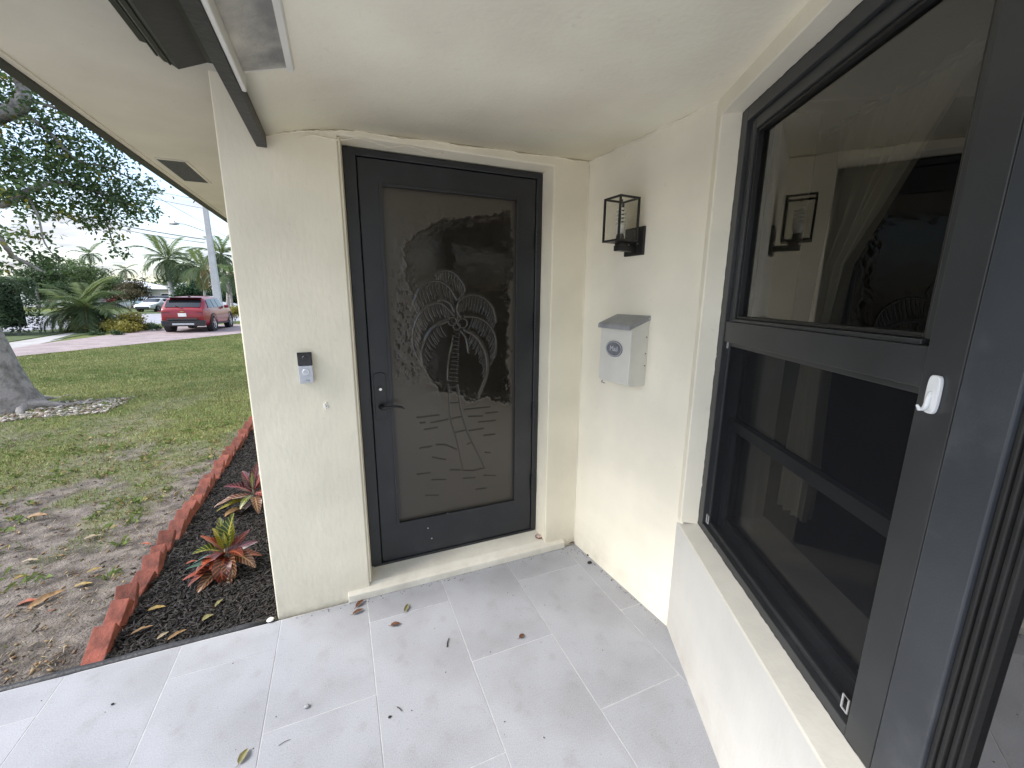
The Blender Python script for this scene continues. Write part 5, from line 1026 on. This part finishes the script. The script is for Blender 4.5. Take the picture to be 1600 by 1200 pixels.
house('white roofed house behind the dark bushy tree', 330, 74, 14, 8, 2.8, rt, mat('cream_house', (.60, .56, .48), .8), MATS['roof_white'])
# far verge of the street
sheet('grass_verge', [gp(-200, 500.5), gp(20, 495.5), gp(130, 492.5), gp(260, 490), gp(600, 483.4), gp(600, 478), gp(130, 486), gp(-200, 492)], -.082, mat('verge_grass', (.075, .105, .035), .95, .3, 2))
sheet('grass_strip', [gp(-200, 566), gp(-60, 546), gp(30, 532.3), gp(75, 524.8), gp(111, 519.0), gp(131, 514.2), gp(20, 519), gp(-200, 525)], -.080, MATS['verge_grass'])
sheet('grass_island', [gp(78, 533.2), gp(130, 524), gp(240, 514), gp(255, 511), gp(240, 506), gp(137, 514), gp(120, 521)], -.078, MATS['verge_grass'])

# ================================================================== POLE AND WIRES
PD = 27.0
pb_ = at(342, 480, PD); pbase = Vector((pb_.x, pb_.y, -.1)); ptop = at(316, 318, PD).z + .1
M_conc = mat('pole_concrete', (.50, .51, .53), .85, .08, 3, .2, 40)
pl = thing('utility_pole', 'tall pale concrete utility pole behind the red car', 'utility pole', pbase)
hz_ = ptop + .1; b = MB(); b.add([(sx * r, sy * r, z) for z, r in ((0, .22), (hz_, .12)) for sx, sy in ((-1, -1), (1, -1), (1, 1), (-1, 1))], [(0, 3, 2, 1), (4, 5, 6, 7)] + [(i, (i + 1) % 4, 4 + (i + 1) % 4, 4 + i) for i in range(4)]); b.build('shaft', M_conc, pl, bevel=.02)
def onp(px, py, d=PD): return at(px, py, d) - pbase
b = MB(); b.tube([onp(319, 361), onp(303, 355), onp(288, 350), onp(280, 349.5)], .035, 7); b.build('lamp_arm', mat('galvanised', (.30, .31, .32), .5, metal=.4), pl)
b = MB(); h0 = onp(279, 349.6); b.tube([h0, h0 - right * .25 + Vector((0, 0, .01)), h0 - right * .62], [.06, .11, .05], 8); b.tube([h0 - right * .25 + Vector((0, 0, .08)), h0 - right * .25 + Vector((0, 0, .2))], .03, 6); b.build('lamp_head', MATS['galvanised'], pl, smooth=True)
b = MB(); b.tube([onp(317, 318), onp(308, 313), onp(301, 306)], .04, 6); b.tube([onp(312, 317.5), onp(308, 309)], .03, 6); b.tube([onp(305, 312), onp(302, 317)], .03, 6); b.build('insulator_bracket', M_black, pl)
def wire(label, a, bq_, r, sag):
    a, bq_ = Vector(a), Vector(bq_); b = MB(); b.tube([a.lerp(bq_, t_) - Vector((0, 0, sag * 4 * t_ * (1 - t_))) for t_ in np.linspace(0, 1, 22)], r, 5); tag(b.build('overhead_wire', mat('wire_black', (.03, .03, .035), .6), smooth=True), label, 'wire', 'overhead wires on the utility pole')
wire('thickest overhead cable, upper of the low pair running left from the pole', at(320, 374, PD), at(-150, 268, 22), .024, .35)
wire('thinner cable hanging just below the thickest one', at(320, 379.5, PD), at(-150, 268, 22.3), .016, .45)
wire('topmost overhead wire, leaving the bracket at the pole top', at(301, 310, PD), at(-150, 188, 23), .012, .35)
wire('overhead wire crossing the pole just under its top', at(331, 328, PD - .1), at(-150, 205, 23.5), .012, .35)
wire('steep guy line from mid pole up towards the tree crown', at(317, 348, PD), at(120, 231, 24), .012, .1)
wire('service wire dropping right from the pole towards the wall', at(326, 355, PD), at(470, 420, 40), .012, .2)

# ================================================================== VEHICLES
M_tyre = mat('tyre', (.014, .014, .015), .85, .2, 20); M_rim = mat('alloy', (.50, .51, .53), .3, .1, 20, metal=.8); M_cglass = mat('car_glass', (.012, .014, .016), .06, .1, 3, spec=.8)
M_plast = mat('black_plastic', (.018, .019, .021), .55, .2, 20)
def interp(x, tab):
    for (x0, z0), (x1, z1) in zip(tab[:-1], tab[1:]):
        if x0 <= x <= x1: return z0 + (z1 - z0) * (x - x0) / (x1 - x0)
    return tab[0][1] if x < tab[0][0] else tab[-1][1]
def car(name, label, pos, heading, L, W_, prof, belt, paint, wheel_r=.35, wb=2.8, rear=(), front=(), roof_z=1.6, suv=False, clad=False, lights=None):
    """local x points to the bonnet; prof = (x, top z) from rear to front"""
    h = math.radians(heading); t_ = thing(name, label, 'car', pos, math.atan2(math.cos(h), math.sin(h)))
    xs = sorted(set([p_[0] for p_ in prof] + list(np.linspace(-L / 2 + .05, L / 2 - .05, 22)))); zmax = max(p_[1] for p_ in prof); hw = W_ / 2
    def plan(x): u = abs(x) / (L / 2); return hw * (1 - .16 * u ** 6 - .02 * u ** 2)
    def bl(x, zt): return min(belt, zt - .05)
    def sect(x):
        zt = interp(x, prof); be_ = bl(x, zt); p_ = plan(x); u = abs(x) / (L / 2); zb = .24 + .14 * u ** 8; k_ = (zt - be_) / (zmax - belt + 1e-6); wr = p_ * (.965 - .20 * min(1, k_)); return [(p_ * .86, zb), (p_ * .97, zb + .08), (p_ * 1.0, min(.62, be_ - .1)), (p_ * .995, min(.80, be_ - .05)), (p_ * .965, be_), (wr, zt - .045), (wr * .86, zt), (0, zt + .012 * k_)]
    b = MB(); ring = 15
    for x in xs:
        s = sect(x); b.v += [(x, -y_, z_) for y_, z_ in s] + [(x, y_, z_) for y_, z_ in s[-2::-1]]
    for i in range(len(xs) - 1): b.f += [(i * ring + j, i * ring + j + 1, (i + 1) * ring + j + 1, (i + 1) * ring + j) for j in range(ring - 1)] + [(i * ring + ring - 1, i * ring, (i + 1) * ring, (i + 1) * ring + ring - 1)]
    b.f += [tuple(range(ring)), tuple((len(xs) - 1) * ring + j for j in range(ring))[::-1]]; b.m = [0] * len(b.f)
    body = b.build('body', paint, t_, smooth=True, sub=1)
    def side(x, t2, off=.012):
        s = sect(x); (ya, za), (yb, zb_) = s[4], s[5]; return (ya + (yb - ya) * t2 + off, za + (zb_ - za) * t2)
    cab = [p_ for p_ in prof if p_[1] > belt + .28]; xa, xb = cab[0][0], cab[-1][0]
    spans = np.linspace(xa + .10, xb - .05, 4 if suv else 3)
    for sg in (-1, 1):
        for i in range(len(spans) - 1):
            x0, x1 = spans[i] + .035, spans[i + 1] - .035; b = MB(); vs = []
            x1b = x1 + (.28 if i == len(spans) - 2 else 0); x0b = x0 - (.16 if i == 0 else 0)
            for t2, xl, xr in ((.10, x0b, x1b), (.5, x0 - (.08 if i == 0 else 0), (x1 + x1b) / 2), (.90, x0, x1)):
                for q_ in np.linspace(0, 1, 5): x = xl + (xr - xl) * q_; y_, z_ = side(x, t2); vs.append((x, sg * y_, z_))
            b.add(vs, [(r_2 * 5 + c_2, r_2 * 5 + c_2 + 1, (r_2 + 1) * 5 + c_2 + 1, (r_2 + 1) * 5 + c_2) for r_2 in range(2) for c_2 in range(4)]); b.build('side_window', M_cglass, t_, smooth=True)
        mp_ = xb + .22; b = MB(); b.box(mp_, mp_ + .12, sg * (hw - .02), sg * (hw + .17), belt - .02, belt + .13); b.build('wing_mirror', paint, t_, bevel=.03)
    def slope(x0, x1, f0, f1, name_, out):
        b = MB(); vs = []
        for x in np.linspace(x0, x1, 5):
            z_ = interp(x, prof); s = sect(x); wq = s[6][0] * (f0 + (f1 - f0) * (x - x0) / (x1 - x0))
            for q_ in np.linspace(-1, 1, 7): vs.append((x + out * .016, q_ * wq, z_ + .016 - .01 * q_ * q_))
        b.add(vs, [(r_2 * 7 + c_2, r_2 * 7 + c_2 + 1, (r_2 + 1) * 7 + c_2 + 1, (r_2 + 1) * 7 + c_2) for r_2 in range(4) for c_2 in range(6)]); return b.build(name_, M_cglass, t_, smooth=True)
    if rear: slope(*rear, .98, 1.0, 'rear_window', -1)
    if front: slope(*front, 1.0, 1.0, 'windscreen', 1)
    for wx in (-wb / 2, wb / 2):
        for sg in (-1, 1):
            wt = bpy.data.objects.new('wheel', None); C.objects.link(wt); wt.parent = t_; wt.location = (wx, sg * (plan(wx) - .12), wheel_r); wt.rotation_euler = (0, 0, math.pi if sg < 0 else 0)
            b = MB(); b.lathe([(wheel_r * .62, -.11), (wheel_r * .96, -.11), (wheel_r, -.08), (wheel_r, .08), (wheel_r * .96, .115), (wheel_r * .66, .125), (wheel_r * .62, .10)], n=24, axis='y'); b.build('tyre', M_tyre, wt, smooth=True)
            b = MB(); b.lathe([(.05, .118), (.06, .124), (.065, .09), (wheel_r * .55, .07), (wheel_r * .64, .122), (wheel_r * .66, .115), (wheel_r * .60, .02)], n=24, axis='y')
            for k_ in range(5): a = k_ * 2 * math.pi / 5; b.box(-.022, .022, .08, .118, .04, wheel_r * .63, mx=Matrix.Rotation(a, 4, 'Y'))
            b.build('rim', M_rim, wt)
            b = MB(); b.lathe([(wheel_r * 1.20, -.12), (wheel_r * 1.20, .132), (wheel_r * 1.05, .132), (wheel_r * 1.05, -.12)], (wx, sg * (plan(wx) - .13 if sg > 0 else -(plan(wx) - .13)) if False else 0, wheel_r + .02), n=28, axis='y')
            yy = sg * (plan(wx) - .125); b.v = [(x_, y_ * sg + yy, z_) for x_, y_, z_ in b.v]; b.build('wheel_arch', M_plast if clad else M_tyre, t_)
    return t_, sect, plan
# red SUV
M_red = mat('red_paint', (.23, .004, .012), .30, .05, 2, metal=0, coat=.45)
rp_ = Vector((-6.55, 26.0, -.083))
red, sect, plan = car('sport_utility_car', 'glossy red sport utility car on the driveway, seen from behind', rp_, 2, 4.86, 1.95,
    [(-2.43, .66), (-2.41, .98), (-2.36, 1.10), (-2.30, 1.14), (-1.85, 1.52), (-1.70, 1.60), (-1.1, 1.655), (-.3, 1.68), (.25, 1.64), (1.15, 1.16), (1.3, 1.12), (2.1, 1.0), (2.35, .88), (2.43, .62)], 1.10, M_red, .39, 2.86, (-2.27, -1.87), (.40, 1.12), suv=True, clad=True)
b = MB(); b.box(-2.475, -2.30, -.84, .84, .30, .575); b.box(-2.49, -2.40, -.60, .60, .575, .66); b.build('rear_bumper', M_plast, red, bevel=.04)
b = MB(); b.box(-2.49, -2.44, -.42, .42, .36, .44); b.build('skid_plate', MATS['brushed_silver'], red, bevel=.01)
b = MB(); b.prismx([(0, 0), (0, .05), (0, .05)], 0, 0) if False else b.box(-2.02, -1.66, -.64, .64, 1.585, 1.625); b.build('spoiler', M_plast, red, bevel=.02)
M_tail = mat('tail_red', (.22, .006, .010), .15, .1, 5); M_tl2 = mat('tail_glow', (.55, .10, .10), .2)
for sg in (-1, 1):
    b = MB(); b.prismx([(-2.455, .93), (-2.455, .985), (-2.25, 1.0), (-2.25, .94)], sg * .48 if sg > 0 else -.93, .93 if sg > 0 else -.48); tl_o = b.build('tail_light', M_tail, red, bevel=.01)
    b = MB(); b.box(-2.462, -2.40, min(sg * .5, sg * .91), max(sg * .5, sg * .91), .978, .990); b.build('light_strip', M_tl2, tl_o)
    b = MB(); b.box(-2.50, -2.47, min(sg * .62, sg * .80), max(sg * .62, sg * .80), .60, .625); b.build('reflector', M_tail, red)
b = MB(); b.box(-2.452, -2.436, -.16, .16, .745, .90); b.build('number_plate', mat('plate_white', (.78, .78, .76), .4), red, bevel=.006)
b = MB(); b.prismx([(0, 0)], 0, 0) if False else b.box(-2.449, -2.434, -.075, .075, .958, .985); b.box(-2.449, -2.434, -.028, .028, .945, .998); b.build('badge', mat('gold', (.55, .38, .12), .3, metal=.8), red)
b = MB(); b.tube([(-2.36, -.02, 1.12), (-2.24, .28, 1.26)], .014, 6); b.build('wiper', M_plast, red)
b = MB(); b.box(-1.3, -1.1, -.03, .03, 1.65, 1.71); b.build('roof_fin', M_plast, red, bevel=.01)
b = MB(); b.box(-2.445, -2.39, -.70, .70, .70, .712); b.build('tailgate_crease', mat('red_line', (.12, .006, .01), .4), red)
for sg in (-1, 1): b = MB(); b.box(-1.0, 1.0, sg * .93 - .03, sg * .93 + .03, .30, .36); b.build('side_sill', M_plast, red, bevel=.01)
for (px, py, dp, hd_, kind, lab, pc) in ((247, 490, 45, 192, 'sedan', 'white sedan facing the camera across the street, left of the red car', (.74, .77, .79)), (238, 480, 55, 100, 'sedan', 'light blue car parked behind the white sedan', (.45, .60, .72)),
                                   (266, 480, 53, 95, 'suv', 'dark sport utility car parked behind the red car at the pale palm trunk', (.03, .032, .036)), (330, 484, 41, 85, 'suv', 'white car showing above the roof of the red car', (.76, .77, .78))):
    g0 = at(px, py, dp); pos = Vector((g0.x, g0.y, -.088)); pm = mat('paint_' + lab.split()[0] + kind, pc, .25, .03, 2, coat=.6)
    if kind == 'sedan':
        c_o, sc_, pl_ = car('sedan_car', lab, pos, hd_, 4.85, 1.84, [(-2.42, .70), (-2.38, .98), (-2.0, 1.08), (-1.85, 1.10), (-1.05, 1.40), (-.4, 1.44), (.15, 1.42), (1.0, 1.02), (1.2, .97), (2.1, .82), (2.36, .70), (2.42, .52)], .97, pm, .34, 2.8, (-1.8, -1.1), (.22, .98))
    else:
        c_o, sc_, pl_ = car('sport_utility_car', lab, pos, hd_, 4.8, 1.9, [(-2.40, .70), (-2.37, 1.08), (-2.30, 1.15), (-2.0, 1.56), (-1.85, 1.66), (0, 1.70), (.35, 1.66), (1.1, 1.14), (1.3, 1.10), (2.1, 1.0), (2.33, .88), (2.40, .62)], 1.06, pm, .36, 2.8, (-2.28, -2.02), (.45, 1.08), suv=True)
    b = MB(); b.box(2.30, 2.46, -.62, .62, .30, .56); b.build('grille', M_plast, c_o, bevel=.03)
    for sg in (-1, 1): b = MB(); b.box(2.10, 2.36, min(sg * .52, sg * .84), max(sg * .52, sg * .84), .66, .74); b.build('headlight', mat('lamp_glass', (.45, .48, .52), .1), c_o, bevel=.02)
